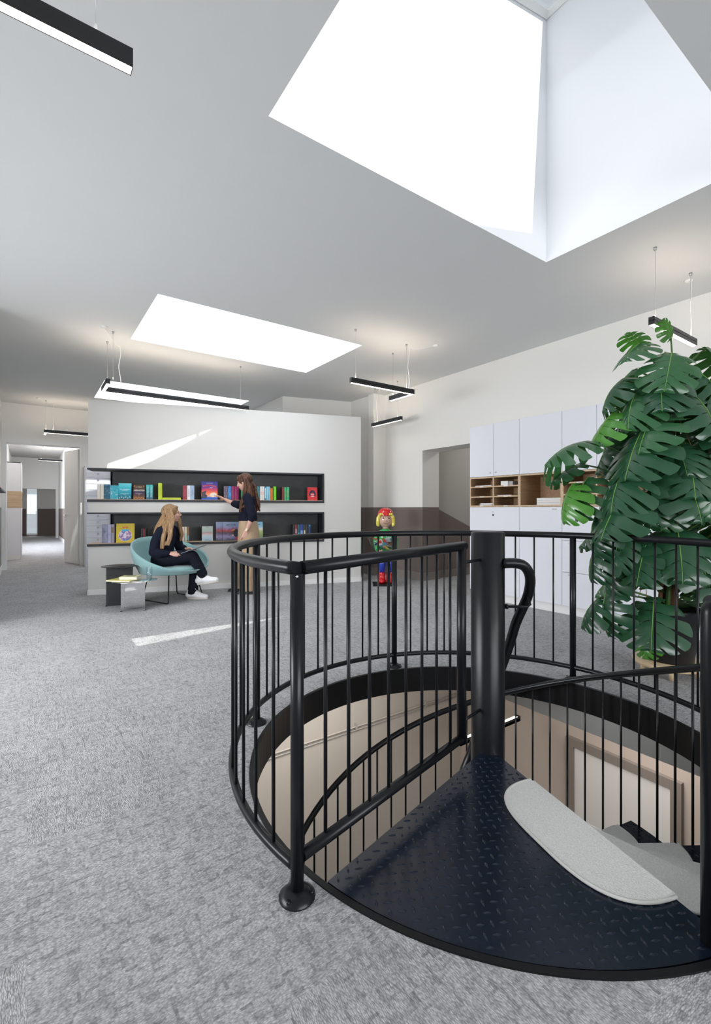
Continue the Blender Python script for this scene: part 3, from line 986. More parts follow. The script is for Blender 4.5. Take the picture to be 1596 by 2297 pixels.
# ================================================================ pendant lamps
def pendant(path, zb, wires, label, feed=None, w=.042, h=.062, group='linear pendant lamps', up_mat=None):
    """path: corner points (x, y); zb: underside height; wires: (x, y); feed: cable on the ceiling"""
    ox, oy = path[0]
    root = empty('pendant_lamp', (ox, oy, zb))
    tag(root, label, 'lamp', group)
    P = [Vector((x-ox, y-oy, 0)) for x, y in path]
    hs = MB(); df = MB(); up = MB()
    for i, (a, c) in enumerate(zip(P, P[1:])):
        d = (c-a).normalized(); L_ = (c-a).length
        ang = atan2(d.y, d.x)
        e0 = -w/2 if i > 0 else 0.0
        e1 = w/2 if i < len(P)-2 else 0.0
        t = Matrix.Translation(a) @ Matrix.Rotation(ang, 4, 'Z')
        s = .0025
        hs.box((e0, -w/2, .004), (L_+e1, -w/2+s, h), M['lamp_black'], t)
        hs.box((e0, w/2-s, .004), (L_+e1, w/2, h), M['lamp_black'], t)
        hs.box((e0, -w/2, 0), (L_+e1, -w/2+s, .004), M['lamp_black'], t)
        hs.box((e0, w/2-s, 0), (L_+e1, w/2, .004), M['lamp_black'], t)
        hs.box((e0, -w/2, .030), (L_+e1, w/2, .034), M['lamp_black'], t)
        if i == 0: hs.box((e0, -w/2, 0), (e0+s, w/2, h), M['lamp_black'], t)
        if i == len(P)-2: hs.box((L_+e1-s, -w/2, 0), (L_+e1, w/2, h), M['lamp_black'], t)
        df.box((e0+s, -w/2+s, .001), (L_+e1-s, w/2-s, .008), M['glow'], t)
        up.box((e0+s, -w/2+s, h-.010), (L_+e1-s, w/2-s, h-.004), up_mat or M['glow_up'], t)
    hs.build('housing', root); df.build('lower_diffuser', root); up.build('upper_diffuser', root)
    for k, (x, y) in enumerate(wires):
        b = MB()
        b.cyl((x-ox, y-oy, h), (x-ox, y-oy, CZ-zb), .0012, M['steel_wire'], 6)
        b.lathe([(0, h), (.006, h), (.006, h+.03), (0, h+.032)], M['wire'], (x-ox, y-oy, 0), 10)
        b.lathe([(0, CZ-zb-.022), (.011, CZ-zb-.022), (.014, CZ-zb), (0, CZ-zb)], M['steel_wire'], (x-ox, y-oy, 0), 12)
        b.build('suspension_cable', root)
    if feed:
        (x, y), (fx, fy) = feed
        pts = []
        for k in range(13):
            t = k/12
            pts.append((x-ox+.012*sin(t*9)+.010, y-oy, h+(CZ-zb-h-.04)*t))
        q = Vector((fx-ox, fy-oy, CZ-zb-.012)); p = Vector(pts[-1])
        for k in range(1, 9):
            t = k/8
            m_ = p.lerp(q, t); m_.z = CZ-zb-.012-.05*sin(pi*t)*(1-t) - (.028*(1-t))
            pts.append(m_)
        b = MB(); b.tube(pts, .0035, M['wire'], 6)
        b.lathe([(0, -.02), (.03, -.016), (.036, 0), (0, 0)], M['wire'], (fx-ox, fy-oy, CZ-zb), 16)
        b.build('feed_cable', root)
    return root
ZB = 2.64
pendant([(.287, 1.70), (-1.75, 1.70)], ZB, [(.18, 1.70), (-1.60, 1.70)],
        'long black pendant lamp cut by the top left corner of the picture', w=.038, h=.062, up_mat=M['glow_dim'])
pendant([(.775, 6.08), (.775, 6.52), (2.67, 6.52)], ZB, [(.83, 6.12), (.82, 6.52), (2.55, 6.52)],
        'L-shaped black pendant lamp hanging in front of the top of the book wall', feed=((.95, 6.52), (.72, 6.0)))
pendant([(3.05, 4.42), (4.0, 4.42), (4.0, 4.86)], ZB, [(3.12, 4.42), (3.93, 4.45), (4.0, 4.80)],
        'L-shaped black pendant lamp in the middle with a pale bluish short arm', feed=((3.93, 4.42), (4.25, 4.25)))
pendant([(4.93, 5.70), (4.93, 6.48)], 2.62, [(4.93, 5.8), (4.93, 6.40)],
        'short black pendant lamp, lowest of the ones near the white right wall', feed=((4.93, 6.36), (4.90, 6.15)))
pendant([(4.03, 1.66), (4.89, 1.66)], ZB, [(4.10, 1.66), (4.80, 1.66)],
        'short dark grey pendant lamp hanging over the top of the monstera', feed=((4.80, 1.66), (4.93, 1.72)))
pendant([(.29, 10.97), (.29, 10.66), (1.7, 10.66)], ZB, [(.30, 10.7), (1.5, 10.66)],
        'black pendant lamp in front of the tall rear doorway', feed=((.40, 10.66), (.18, 10.55)))
pendant([(.42, 16.2), (.42, 16.9)], 3.0, [(.42, 16.3)], 'narrow lit pendant lamp close to the head of the doorway in the hall')
pendant([(.32, 19.2), (1.02, 19.2)], 2.85, [(.4, 19.2)], 'small black pendant lamp deep inside the hall')
# lamp of the storey below
root = empty('pendant_lamp', (3.52, 3.2, -1.17)); tag(root, 'black pendant lamp on the storey below shining upward', 'lamp')
b = MB()
for y in (-.022, .019): b.box((0, y, 0), (0.97, y+.003, .055), M['lamp_black'])
b.box((0, -.022, 0), (0.97, .022, .03), M['lamp_black']); b.box((0, -.022, 0), (.003, .022, .055), M['lamp_black']); b.box((0.967, -.022, 0), (0.97, .022, .055), M['lamp_black'])
b.build('housing', root)
b = MB(); b.box((.003, -.019, .046), (0.93, .019, .050), M['glow_up']); b.build('upper_diffuser', root)
b = MB(); b.cyl((.06, 0, .03), (.06, 0, 1.0), .0012, M['steel_wire'], 6); b.cyl((0.91, 0, .03), (0.91, 0, 1.0), .0012, M['steel_wire'], 6); b.build('suspension_cable', root)
# ================================================================ cabinet wall
XF = 4.94                  # plane of the fronts
def cabinet(y1, y0, label, upper=2, niche=(2, 3), lower='door', xf=XF, xb=XR, flip=1, top=2.295, knobs=True):
    """one tall unit from y0 to y1 (fronts face -x)"""
    root = empty('tall_cabinet', (xf, (y0+y1)/2, 0), 0 if flip == 1 else pi)
    tag(root, label, 'cabinet', 'tall white cabinets with an oak pigeonhole band')
    w = y1-y0; hw = w/2; dep = abs(xb-xf)
    t = .018
    b = MB()
    b.box((.02, -hw+.001, .10), (dep, -hw+t, 1.215), M['cab']); b.box((.02, hw-t, .10), (dep, hw-.001, 1.215), M['cab'])
    b.box((.02, -hw+.001, 1.612), (dep, -hw+t, top), M['cab']); b.box((.02, hw-t, 1.612), (dep, hw-.001, top), M['cab'])
    b.box((.02, -hw+.001, top-t), (dep, hw-.001, top), M['cab'])
    b.box((.021, -hw+t, .10), (.023, hw-t, 1.20), M['cab_gap']); b.box((.021, -hw+t, 1.62), (.023, hw-t, top-t), M['cab_gap'])
    b.build('body', root)
    b = MB(); b.box((.03, -hw, 0), (dep, hw, .10), M['trim']); b.build('plinth', root)
    # upper doors
    g = .0018
    def door(ya, yb, za, zb_, name, kn=None, handle=None):
        bb = MB(); bb.rbox((0, ya+g, za+g), (.018, yb-g, zb_-g), M['cab'], .0015)
        d = bb.build(name, root)
        if kn is not None:
            kb = MB(); kb.lathe([(0, 0), (.009, 0), (.009, .010), (.007, .014), (0, .015)], M['chrome'], (0, kn[0], kn[1]), 14, mtx=Matrix.Rotation(-pi/2, 4, 'Y'))
            kb.build('knob', d)
        if handle is not None:
            kb = MB(); kb.box((-.002, handle[0]-.03, handle[1]-.004), (.0, handle[0]+.03, handle[1]+.004), M['chrome']); kb.build('handle', d)
        return d
    if upper == 2:
        door(0, hw, 1.612, top, 'door', (.045, 1.66) if knobs else None); door(-hw, 0, 1.612, top, 'door', (-.045, 1.66) if knobs else None)
    else: door(-hw, hw, 1.612, top, 'door')
    # oak band
    b = MB(); W, Wi = M['wood_edge'], M['wood_in']
    z0, z1 = 1.216, 1.610
    def board(lo, hi): # oak edge in front, darker veneer behind
        b.box((lo[0], lo[1], lo[2]), (lo[0]+.004, hi[1], hi[2]), W)
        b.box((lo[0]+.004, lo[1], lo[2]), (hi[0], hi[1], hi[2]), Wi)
    board((0, -hw, z0), (dep-.01, hw, z0+t)); board((0, -hw, z1-t), (dep-.01, hw, z1))
    board((0, -hw, z0+t), (dep-.01, -hw+t, z1-t)); board((0, hw-t, z0+t), (dep-.01, hw, z1-t))
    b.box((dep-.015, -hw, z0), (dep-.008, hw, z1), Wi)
    b.build('open_shelf_box', root)
    cols, rows = niche
    slots = []
    if cols == 2:
        b = MB(); board((0, -t/2, z0+t), (dep-.015, t/2, z1-t)); b.build('divider', root)
    for c in range(cols):
        ya = -hw+t + c*(w-t)/cols if cols == 2 else -hw+t
        yb = ya+(w-t)/cols-t if cols == 2 else hw-t
        for r in range(rows):
            zz = z0+(z1-z0)*r/rows
            if r > 0:
                b = MB(); board((0, ya, zz-.008), (dep-.015, yb, zz+.008)); sh = b.build('shelf', root)
                zs = zz+.008
            else: zs = z0+t
            if rows > 1:
                lb = MB(); lb.box((-.001, (ya+yb)/2-.030, zs-.012), (.0, (ya+yb)/2+.030, zs-.002), M['wire']); lb.build('label_strip', root)
            slots.append(((ya+yb)/2, (yb-ya), zs))
    # lower part
    if lower == 'flap':
        b = door(-hw, hw, .478, 1.214, 'flap_door')
        kb = MB(); kb.lathe([(0, 0), (.012, 0), (.011, .006), (0, .007)], M['edge_black'], (0, 0, 1.11), 16, mtx=Matrix.Rotation(-pi/2, 4, 'Y')); kb.build('keyhole', b)
        kb = MB(); kb.lathe([(0, 0), (.007, 0), (.007, .010), (0, .011)], M['chrome'], (0, 0, 1.152), 14, mtx=Matrix.Rotation(-pi/2, 4, 'Y')); kb.build('knob', b)
        door(-hw, hw, .10, .476, 'drawer_front')
    elif lower == 'door':
        door(-hw, hw, .10, 1.214, 'door', handle=(-hw+.09, 1.185))
    else:
        for (a, c) in ((.10, .478), (.478, .834), (.834, 1.214)):
            door(-hw, hw, a, c, 'drawer_front', handle=(hw-.10, c-.028))
    return root, slots
cab_a, sl_a = cabinet(4.296, 3.515, 'first tall white cabinet beside the doorway, with six pigeonholes and a keyhole', lower='flap')
cab_b, sl_b = cabinet(3.515, 2.956, 'second tall white cabinet from the doorway, with one wide open oak niche', upper=1, niche=(1, 1), lower='door')
cab_c, sl_c = cabinet(2.956, 2.176, 'third tall white cabinet from the doorway, with drawers behind the monstera', niche=(2, 3), lower='drawers', knobs=False)
cab_d, sl_d = cabinet(2.176, 1.59, 'fourth tall white cabinet from the doorway, behind the plant pot', upper=1, niche=(1, 1), lower='door')
cab_e, sl_e = cabinet(1.59, .80, 'last tall white cabinet, at the right edge of the picture', lower='drawers', knobs=False)
paper = plain('white paper', (.80, .80, .79), .7, var=.03)
paper2 = plain('grey card', (.42, .42, .44), .6, var=.05)
def stack(x, y, z, sx, sy, n, label, group='papers in the pigeonholes', t=.0035, jig=.012, name='paper_stack', seed=1):
    random.seed(seed)
    o = MB()
    for k in range(n):
        dx, dy = random.uniform(-jig, jig), random.uniform(-jig, jig)
        o.box((x+dx, y-sy/2+dy, z+k*t), (x+sx+dx, y+sy/2+dy, z+k*t+t*.85), paper)
    return tag(o.build(name), label, 'paper', group)
def slot_y(root, s): return root.location.y+s[0]
s = sl_a[5]; stack(XF+.02, slot_y(cab_a, s)-.01, s[2]+.0, .29, .27, 4, 'thin spread of paper in the top left pigeonhole of the first cabinet', seed=2)
s = sl_a[3]; stack(XF+.02, slot_y(cab_a, s)-.06, s[2]+.0, .29, .20, 9, 'stack of paper in the bottom left pigeonhole of the first cabinet', seed=3)
s = sl_a[1]; stack(XF+.02, slot_y(cab_a, s)+.04, s[2]+.0, .29, .21, 3, 'few sheets in the middle right pigeonhole of the first cabinet', seed=4)
s = sl_a[2]
b = MB(); b.rbox((XF+.02, slot_y(cab_a, s)-.02, s[2]), (XF+.15, slot_y(cab_a, s)+.09, s[2]+.055), paper, .002); tag(b.build('card_box'), 'small white box in the top right pigeonhole of the first cabinet', 'box')
b = MB(); b.rbox((XF+.03, slot_y(cab_a, s)-.085, s[2]), (XF+.15, slot_y(cab_a, s)-.025, s[2]+.05), paper2, .002); tag(b.build('card_box'), 'small grey box beside the white box in a pigeonhole', 'box')
s = sl_b[0]
for k in range(3):
    b = MB(); y = slot_y(cab_b, s)
    b.rbox((XF+.06, y-.25, s[2]+k*.028), (XF+.37, y+.08, s[2]+k*.028+.027), paper, .002); tag(b.build('paper_ream'), ['lowest', 'middle', 'topmost'][k]+' white paper ream in the wide oak niche', 'paper', 'paper reams in the wide niche')
# two more units standing in the hall
for k in range(2):
    r, sl = cabinet(-.10 if False else .75, 0.0, 'tall white cabinet in the hall, '+('nearest to the doorway' if k == 0 else 'behind the nearest one'), upper=2, lower='door', xf=0, xb=.40, knobs=False)
    r.location = (-.095, 13.93+k*.76, 0); r.rotation_euler = (0, 0, pi)
    side = MB()
    side.box((0.0, .3752, 1.225), (.40, .3775, 1.60), M['wood_edge']); side.build('oak_side', r) if k == 1 else None
    side = MB(); side.box((0.001, .372, 1.216), (.39, .379, 1.611), M['wood_edge']); side.build('oak_side_panel', r)

# white drawer cabinet and dark cupboard behind the book wall
root = empty('drawer_cabinet', (.985, 11.0, 0), 0); tag(root, 'tall white filing cabinet with small drawers seen through the left end of the book niches', 'cabinet')
b = MB(); b.box((0, .012, 0), (.46, .33, 2.08), M['cab']); b.build('body', root)
z = .10
while z < 1.95:
    d = MB(); d.rbox((.012, 0, z), (.448, .012, z+.118), M['cab'], .002); dd = d.build('drawer', root)
    kb = MB(); kb.box((.215, -.014, z+.075), (.245, -.001, z+.098), M['chrome']); kb.build('handle', dd)
    z += .124
b = MB(); b.box((1.475, 10.9, 0), (2.2, 11.33, 2.02), M['edge_black'])
root = empty('cupboard', (0, 0, 0)); tag(root, 'dark cupboard beside the white filing cabinet behind the book wall', 'cupboard')
b.build('body', root); b = MB(); b.rbox((1.48, 10.885, .05), (1.835, 10.9, 2.0), M['edge_black'], .002); b.rbox((1.84, 10.885, .05), (2.195, 10.9, 2.0), M['edge_black'], .002); b.build('door', root)
# wall shelf at the left edge
root = empty('wall_shelf', (-.39, 7.8, 1.42)); tag(root, 'black wall shelf at the left edge of the picture', 'shelf')
b = MB(); b.box((0, -.8, 0), (.14, .8, .022), M['edge_black']); b.build('shelf_board', root)
b = MB()
for y in (-.6, .6): b.box((0, y-.01, -.08), (.012, y+.01, 0), M['edge_black'])
b.build('bracket', root)
# ================================================================ books
def cover_mat(name, cols, scale=14, stretch=(1, 1, 1), rough=.35):
    m, nt, b = node_mat(name); N, L = nt.nodes, nt.links
    tc = N.new('ShaderNodeTexCoord'); mp = N.new('ShaderNodeMapping'); mp.inputs['Scale'].default_value = stretch
    nz = N.new('ShaderNodeTexNoise'); nz.inputs['Scale'].default_value = scale; nz.inputs['Detail'].default_value = 4
    nz.inputs['Distortion'].default_value = 1.2
    L.new(tc.outputs['Object'], mp.inputs[0]); L.new(mp.outputs[0], nz.inputs['Vector'])
    rp = N.new('ShaderNodeValToRGB'); cr = rp.color_ramp
    n = len(cols)
    while len(cr.elements) < n: cr.elements.new(.5)
    for i, c in enumerate(cols):
        cr.elements[i].position = .32+.36*i/max(1, n-1); cr.elements[i].color = (*c, 1)
    L.new(nz.outputs['Fac'], rp.inputs[0]); L.new(rp.outputs[0], b.inputs['Base Color'])
    setp(b, rough=rough); return m
def vert_mat(name, cols, z0, z1, noise=.25, scale=12):
    """bands of colour up the cover with ragged borders"""
    m, nt, b = node_mat(name); N, L = nt.nodes, nt.links
    tc = N.new('ShaderNodeTexCoord'); sp = N.new('ShaderNodeSeparateXYZ'); L.new(tc.outputs['Object'], sp.inputs[0])
    nz = N.new('ShaderNodeTexNoise'); nz.inputs['Scale'].default_value = scale; nz.inputs['Detail'].default_value = 5
    L.new(tc.outputs['Object'], nz.inputs['Vector'])
    mr = N.new('ShaderNodeMapRange'); mr.inputs[1].default_value = z0; mr.inputs[2].default_value = z1
    L.new(sp.outputs[2], mr.inputs[0])
    a = N.new('ShaderNodeMath'); a.operation = 'MULTIPLY_ADD'; a.inputs[1].default_value = noise; a.inputs[2].default_value = -noise/2
    L.new(nz.outputs['Fac'], a.inputs[0])
    s = N.new('ShaderNodeMath'); L.new(mr.outputs[0], s.inputs[0]); L.new(a.outputs[0], s.inputs[1])
    rp = N.new('ShaderNodeValToRGB'); cr = rp.color_ramp
    while len(cr.elements) < len(cols): cr.elements.new(.5)
    for i, (p, c) in enumerate(cols): cr.elements[i].position = p; cr.elements[i].color = (*c, 1)
    L.new(s.outputs[0], rp.inputs[0]); L.new(rp.outputs[0], b.inputs['Base Color'])
    setp(b, rough=.35); return m
PAGES = plain('book pages', (.78, .75, .68), .8, var=.04, scale=60)
INK = {}
def ink(c):
    k = tuple(c)
    if k not in INK: INK[k] = plain('print colour', c, .5, var=.0)
    return INK[k]
CM = {}
def solid(c):
    k = tuple(c)
    if k not in CM: CM[k] = plain('book cover colour', c, .38, var=.06, scale=25)
    return CM[k]

def make_book(w, h, d, mat, label, group, spine_front=True, edge_out=False):
    """origin at the bottom centre of the face turned to the room; x width, y depth away, z up"""
    root = empty('book', (0, 0, 0)); tag(root, label, 'book', group)
    t = .0025; b = MB(); p = MB()
    x0, x1 = -w/2, w/2
    if spine_front:
        if edge_out:
            b.box((x0, 0, 0), (x0+t, d, h), mat); b.box((x1-t, 0, 0), (x1, d, h), mat); b.box((x0, d-t, 0), (x1, d, h), mat)
            p.box((x0+t, .004, .003), (x1-t, d-t, h-.003), PAGES)
        else:
            n = 5; pts = []
            for k in range(n+1):
                a = pi*k/n; pts.append((-cos(a)*w/2, .003-.003*sin(a)))
            poly = pts+[(x1, d), (x1-t, d), (x1-t, .006), (x0+t, .006), (x0+t, d), (x0, d)]
            b.prism(poly, 0, h, mat)
            p.box((x0+t, .006, .003), (x1-t, d-.004, h-.003), PAGES)
    else:   # front cover turned to the room, spine at the left
        b.box((x0, 0, 0), (x1, t, h), mat); b.box((x0, d-t, 0), (x1, d, h), mat); b.box((x0, 0, 0), (x0+t, d, h), mat)
        p.box((x0+t, t, .003), (x1-.004, d-t, h-.003), PAGES)
    b.build('cover', root); p.build('pages', root)
    return root
def put(root, px0, px1, zs, dep, tilt=0.0):
    s = (part_s(px0, dep)+part_s(px1, dep))/2
    p = Vector(PW)+pdir*s+Vector((-pdir.y, pdir.x, 0))*dep
    root.location = (p.x, p.y, zs)
    root.rotation_euler = (-tilt, 0, PANG)
def wid(px0, px1, dep): return part_s(px1, dep)-part_s(px0, dep)
def hgt(px, hpx, dep): return hpx*(6.43+.312*part_s(px, dep)+.95*dep)/FX
def front_text(root, s, x, z, size, col, fit=None, rot=0.0, bold=0.0, name='lettering'):
    m = Matrix.Translation((x, -.0006, z)) @ Matrix.Rotation(rot, 4, 'Y') @ Matrix.Rotation(pi/2, 4, 'X')
    return text_mesh(s, size, ink(col), m, root, name, fit=fit, bold=bold)
def decal(root, poly, col, y=-.0006, name='printed_shape'):
    b = MB(); b.add([(x, y, z) for x, z in poly], [tuple(range(len(poly)))], ink(col)); return b.build(name, root, fix=False)
def ell(cx, cz, rx, rz, n=20, a0=0, a1=2*pi): return [(cx+rx*cos(a0+(a1-a0)*k/n), cz+rz*sin(a0+(a1-a0)*k/n)) for k in range(n if a1-a0 > 6.2 else n+1)]

UP, LO = Z_UP0, Z_LO0
GU, GL = 'books in the upper niche of the book wall', 'books in the lower niche of the book wall'
def spine(px0, px1, hpx, col, z, label, dep=.05, depth=.145, edge_out=False, band=None, mat=None, text=None):
    h = hgt(px0, hpx, dep); w = wid(px0, px1, dep)-.0012
    r = make_book(w, h, depth, mat or solid(col), label, GU if z > 1 else GL, True, edge_out)
    put(r, px0, px1, z, dep)
    if band:
        b = MB(); b.box((-w*.33, -.0006, h*band[0]), (w*.33, .001, h*band[1]), ink(band[2])); b.build('title_band', r)
    if text:
        m = Matrix.Translation((0, -.0008, h*.5)) @ Matrix.Rotation(-pi/2, 4, 'Y') @ Matrix.Rotation(pi/2, 4, 'X')
        text_mesh(text[0], w*.7, ink(text[1]), m, r, 'lettering', fit=h*.7)
    return r
def front(px0, px1, hpx, mat, z, label, dep=.06, thick=.028, tilt=.10):
    h = hgt(px0, hpx, dep)/cos(tilt); w = wid(px0, px1, dep)
    r = make_book(w, h, thick, mat, label, GU if z > 1 else GL, False)
    put(r, px0, px1, z+.002, dep, tilt)
    return r, w, h

# --- upper niche
spine(218.2, 225.3, 33.5, (.70, .66, .62), UP, 'leftmost cream book in the upper niche, pages turned outward', edge_out=True)
spine(225.5, 232.8, 33.5, (.72, .69, .66), UP, 'second cream book from the left in the upper niche, pages turned outward', edge_out=True)
r, w, h = front(233.3, 246.2, 33, cover_mat('night blue print', [(.012, .045, .09), (.03, .16, .26), (.02, .09, .16), (.45, .60, .68)], 30), UP, 'night blue picture book standing beside the two cream books')
r, w, h = front(246.6, 265.4, 31, cover_mat('turquoise leaf print', [(.02, .22, .32), (.06, .50, .62), (.03, .36, .48), (.65, .85, .88)], 42), UP, 'light turquoise patterned book left of the big turquoise one')
r, w, h = front(265.6, 294.2, 36, vert_mat('turquoise title print', [(.0, (.01, .12, .22)), (.3, (.02, .30, .42)), (.7, (.05, .52, .62)), (1, (.20, .72, .78))], 0, .24), UP, 'tall turquoise front-facing book with white title lines')
front_text(r, 'Woodwalkers', 0, h*.62, .026, (.75, .90, .92), fit=w*.78); front_text(r, '& FRIENDS', 0, h*.54, .016, (.75, .90, .92), fit=w*.6)
front_text(r, 'Das geheime Abenteuer', 0, h*.36, .012, (.8, .92, .95), fit=w*.62); front_text(r, 'ARENA', 0, h*.30, .011, (.80, .75, .45), fit=w*.25)
for k in range(6): decal(r, ell(-w*.4+w*.16*k, h*(.08+.05*(k % 2)), .006, .014, 8), (.35, .70, .62))
r, w, h = front(299.2, 324.4, 33, vert_mat('dark brown title print', [(.0, (.30, .12, .04)), (.25, (.10, .05, .05)), (.5, (.03, .025, .09)), (.75, (.10, .05, .03)), (1, (.07, .035, .02))], 0, .22), UP, 'dark brown front-facing book with pale ornate title')
front_text(r, 'A. NIBLIK', 0, h*.84, .022, (.72, .66, .45), fit=w*.62); front_text(r, 'HIERNSTEN', .002, h*.60, .040, (.80, .76, .60), fit=w*.95, rot=0, bold=.0006)
front_text(r, 'Ein Sternenroman', 0, h*.42, .013, (.7, .7, .75), fit=w*.6); front_text(r, 'cbj', 0, h*.33, .014, (.85, .80, .55), fit=w*.2)
for k in range(7): decal(r, ell(-w*.4+w*.133*k, h*(.07+.06*(k % 2)), .007, .010, 8), (.50, .24, .10))
for x in (-w*.42, w*.42): decal(r, ell(x, h*.9, .008, .014, 8), (.40, .18, .07))
tq = vert_mat('turquoise spine print', [(.0, (.02, .10, .18)), (.35, (.02, .28, .34)), (.8, (.05, .48, .48)), (1, (.06, .50, .50))], 0, .22)
spine(327.8, 335.4, 33, None, UP, 'left turquoise spine of the pair right of the dark brown book', mat=tq, text=('Alea Aquarius', (.7, .85, .88)))
spine(335.8, 343.0, 33, None, UP, 'right turquoise spine of the pair right of the dark brown book', mat=tq, text=('Alea Aquarius', (.7, .85, .88)))
lime = solid((.52, .64, .02))
spine(355.0, 363.4, 37, None, UP, 'lime green book standing upright in the upper niche', mat=lime, text=('Cornelius', (.35, .45, .05)))
# the lime book lying flat
dep = .05; w = wid(363.8, 405.8, dep); r = empty('book'); tag(r, 'lime green book lying flat beside the upright lime one', 'book', GU)
b = MB(); b.box((-w/2, 0, 0), (w/2, .15, .0025), lime); b.box((-w/2, 0, .0275), (w/2, .15, .030), lime); b.box((-w/2, -.001, 0), (w/2, .0025, .030), lime); b.build('cover', r)
b = MB(); b.box((-w/2+.003, .0025, .0025), (w/2-.003, .147, .0275), PAGES); b.build('pages', r)
front_text(r, 'Cornelius', 0, .015, .016, (.35, .45, .05)); put(r, 363.8, 405.8, UP, dep)
spine(410.5, 419.5, 32, (.28, .015, .03), UP, 'dark red book left of the white one in the upper niche', text=('Roman', (.55, .10, .10)))
spine(420.0, 427.6, 32, (.70, .72, .78), UP, 'white spine between the dark red and the light blue book', text=('Rubinrot', (.35, .25, .35)))
spine(428.0, 436.2, 32, (.32, .44, .60), UP, 'light blue spine right of the white one in the upper niche', text=('Saphir', (.20, .15, .35)))
r, w, h = front(452.0, 488.4, 41, vert_mat('fantasy sunset print', [(.0, (.01, .06, .38)), (.12, (.02, .12, .50)), (.17, (.80, .45, .30)), (.36, (.85, .16, .05)), (.52, (.55, .03, .10)), (.66, (.08, .03, .25)), (1, (.008, .03, .26))], 0, .29, .22, 9), UP, 'large blue and orange fantasy book the standing person reaches for', tilt=.07)
front_text(r, 'RICK RIORDAN', 0, h*.91, .013, (.85, .88, .95), fit=w*.55)
front_text(r, 'PERCY', -w*.23, h*.765, .034, (.80, .10, .05), fit=w*.38, rot=-.20, bold=.001); front_text(r, 'JACKSON', w*.20, h*.765, .034, (.80, .10, .05), fit=w*.46, rot=.20, bold=.001)
decal(r, ell(w*.24, h*.27, w*.21, h*.13), (.80, .66, .56))
decal(r, [(-w*.05, h*.62), (w*.05, h*.66), (w*.12, h*.64), (w*.24, h*.70), (w*.12, h*.66), (w*.05, h*.675), (-w*.03, h*.63)], (.85, .80, .95), -.0009)
decal(r, [(-w*.48, h*.08), (-w*.2, h*.10), (-w*.12, h*.22), (-w*.25, h*.3), (-w*.2, h*.5), (-w*.48, h*.42)], (.05, .045, .06), -.0009)
decal(r, [(w*.29, h*.17), (w*.31, h*.17), (w*.31, h*.24), (w*.28, h*.26)], (.03, .01, .02), -.0012)
spine(502.5, 511.4, 31, None, UP, 'dark violet patterned spine left of the blue one, near the reaching hand', mat=cover_mat('violet spine print', [(.03, .02, .05), (.10, .07, .12), (.30, .24, .30)], 60))
spine(511.8, 519.2, 31, None, UP, 'bright blue spine between the violet and the magenta books', mat=cover_mat('blue spine print', [(.01, .06, .30), (.03, .25, .60), (.10, .45, .75)], 40))
mg = cover_mat('magenta spine print', [(.16, .01, .06), (.32, .02, .12), (.28, .05, .14)], 50)
spine(519.6, 527.3, 31, None, UP, 'left magenta spine behind the face of the standing person', mat=mg)
spine(527.7, 535.6, 31, None, UP, 'right magenta spine behind the face of the standing person', mat=mg)
spine(541.5, 547.0, 30, (.04, .30, .12), UP, 'green spine peeping out beneath the chin of the standing person')
spine(576.5, 583.6, 31, (.01, .13, .16), UP, 'dark teal spine just right of the long brown hair')
spine(583.9, 588.9, 31, (.72, .70, .66), UP, 'left white spine with red print right of the brown hair', text=('HEXE', (.70, .12, .08)))
spine(589.1, 593.6, 31, (.72, .70, .66), UP, 'right white spine with red print right of the brown hair', text=('HEXE', (.70, .12, .08)))
spine(593.8, 598.1, 30.5, (.02, .20, .38), UP, 'deep blue spine with a pale curve beside the white spines', band=(.15, .9, (.40, .65, .75)))
spine(598.3, 602.2, 30.5, (.28, .60, .74), UP, 'left pale cyan spine before the orange books')
spine(602.4, 606.5, 30.5, (.25, .56, .70), UP, 'right pale cyan spine before the orange books')
spine(606.8, 609.5, 27.5, (.72, .20, .03), UP, 'left orange spine of the orange pair')
spine(609.7, 612.4, 27.5, (.75, .22, .03), UP, 'right orange spine of the orange pair')
spine(614.0, 620.2, 31, (.16, .62, .01), UP, 'single vivid green spine right of the orange pair')
spine(633.2, 637.8, 29.5, (.20, .03, .02), UP, 'dark red spine at the left of the three near the right end')
spine(638.0, 643.3, 29.5, (.03, .42, .16), UP, 'left green spine of the green pair near the right end', text=('Ivy & Abe', (.70, .30, .15)))
spine(643.6, 649.4, 29.5, (.04, .44, .18), UP, 'right green spine of the green pair near the right end', text=('Ivy & Abe', (.70, .30, .15)))
redm = solid((.72, .03, .035))
r, w, h = front(690.5, 712.7, 29.5, redm, UP, 'red front-facing book with a dark arch at the right end of the upper niche', dep=.09, thick=.03)
arch = ell(0, h*.52, w*.32, h*.26, 20, 0, pi)+[(-w*.35, h*.38), (-w*.26, h*.32), (-w*.18, h*.40), (-w*.17, h*.55), (0, h*.60), (w*.17, h*.55), (w*.18, h*.40), (w*.26, h*.32), (w*.35, h*.38)]
decal(r, arch, (.03, .025, .06), -.0005); decal(r, ell(0, h*.46, w*.17, h*.13), (.72, .03, .035), -.0008)
front_text(r, 'NOLA', 0, h*.46, .022, (.88, .82, .85), fit=w*.36, bold=.001).location.y = -.0014
front_text(r, 'HEIM', 0, h*.31, .022, (.88, .82, .85), fit=w*.36, bold=.001); front_text(r, 'roman', 0, h*.87, .010, (.85, .5, .5), fit=w*.35); front_text(r, 'dtv', 0, h*.04, .012, (.9, .8, .8))

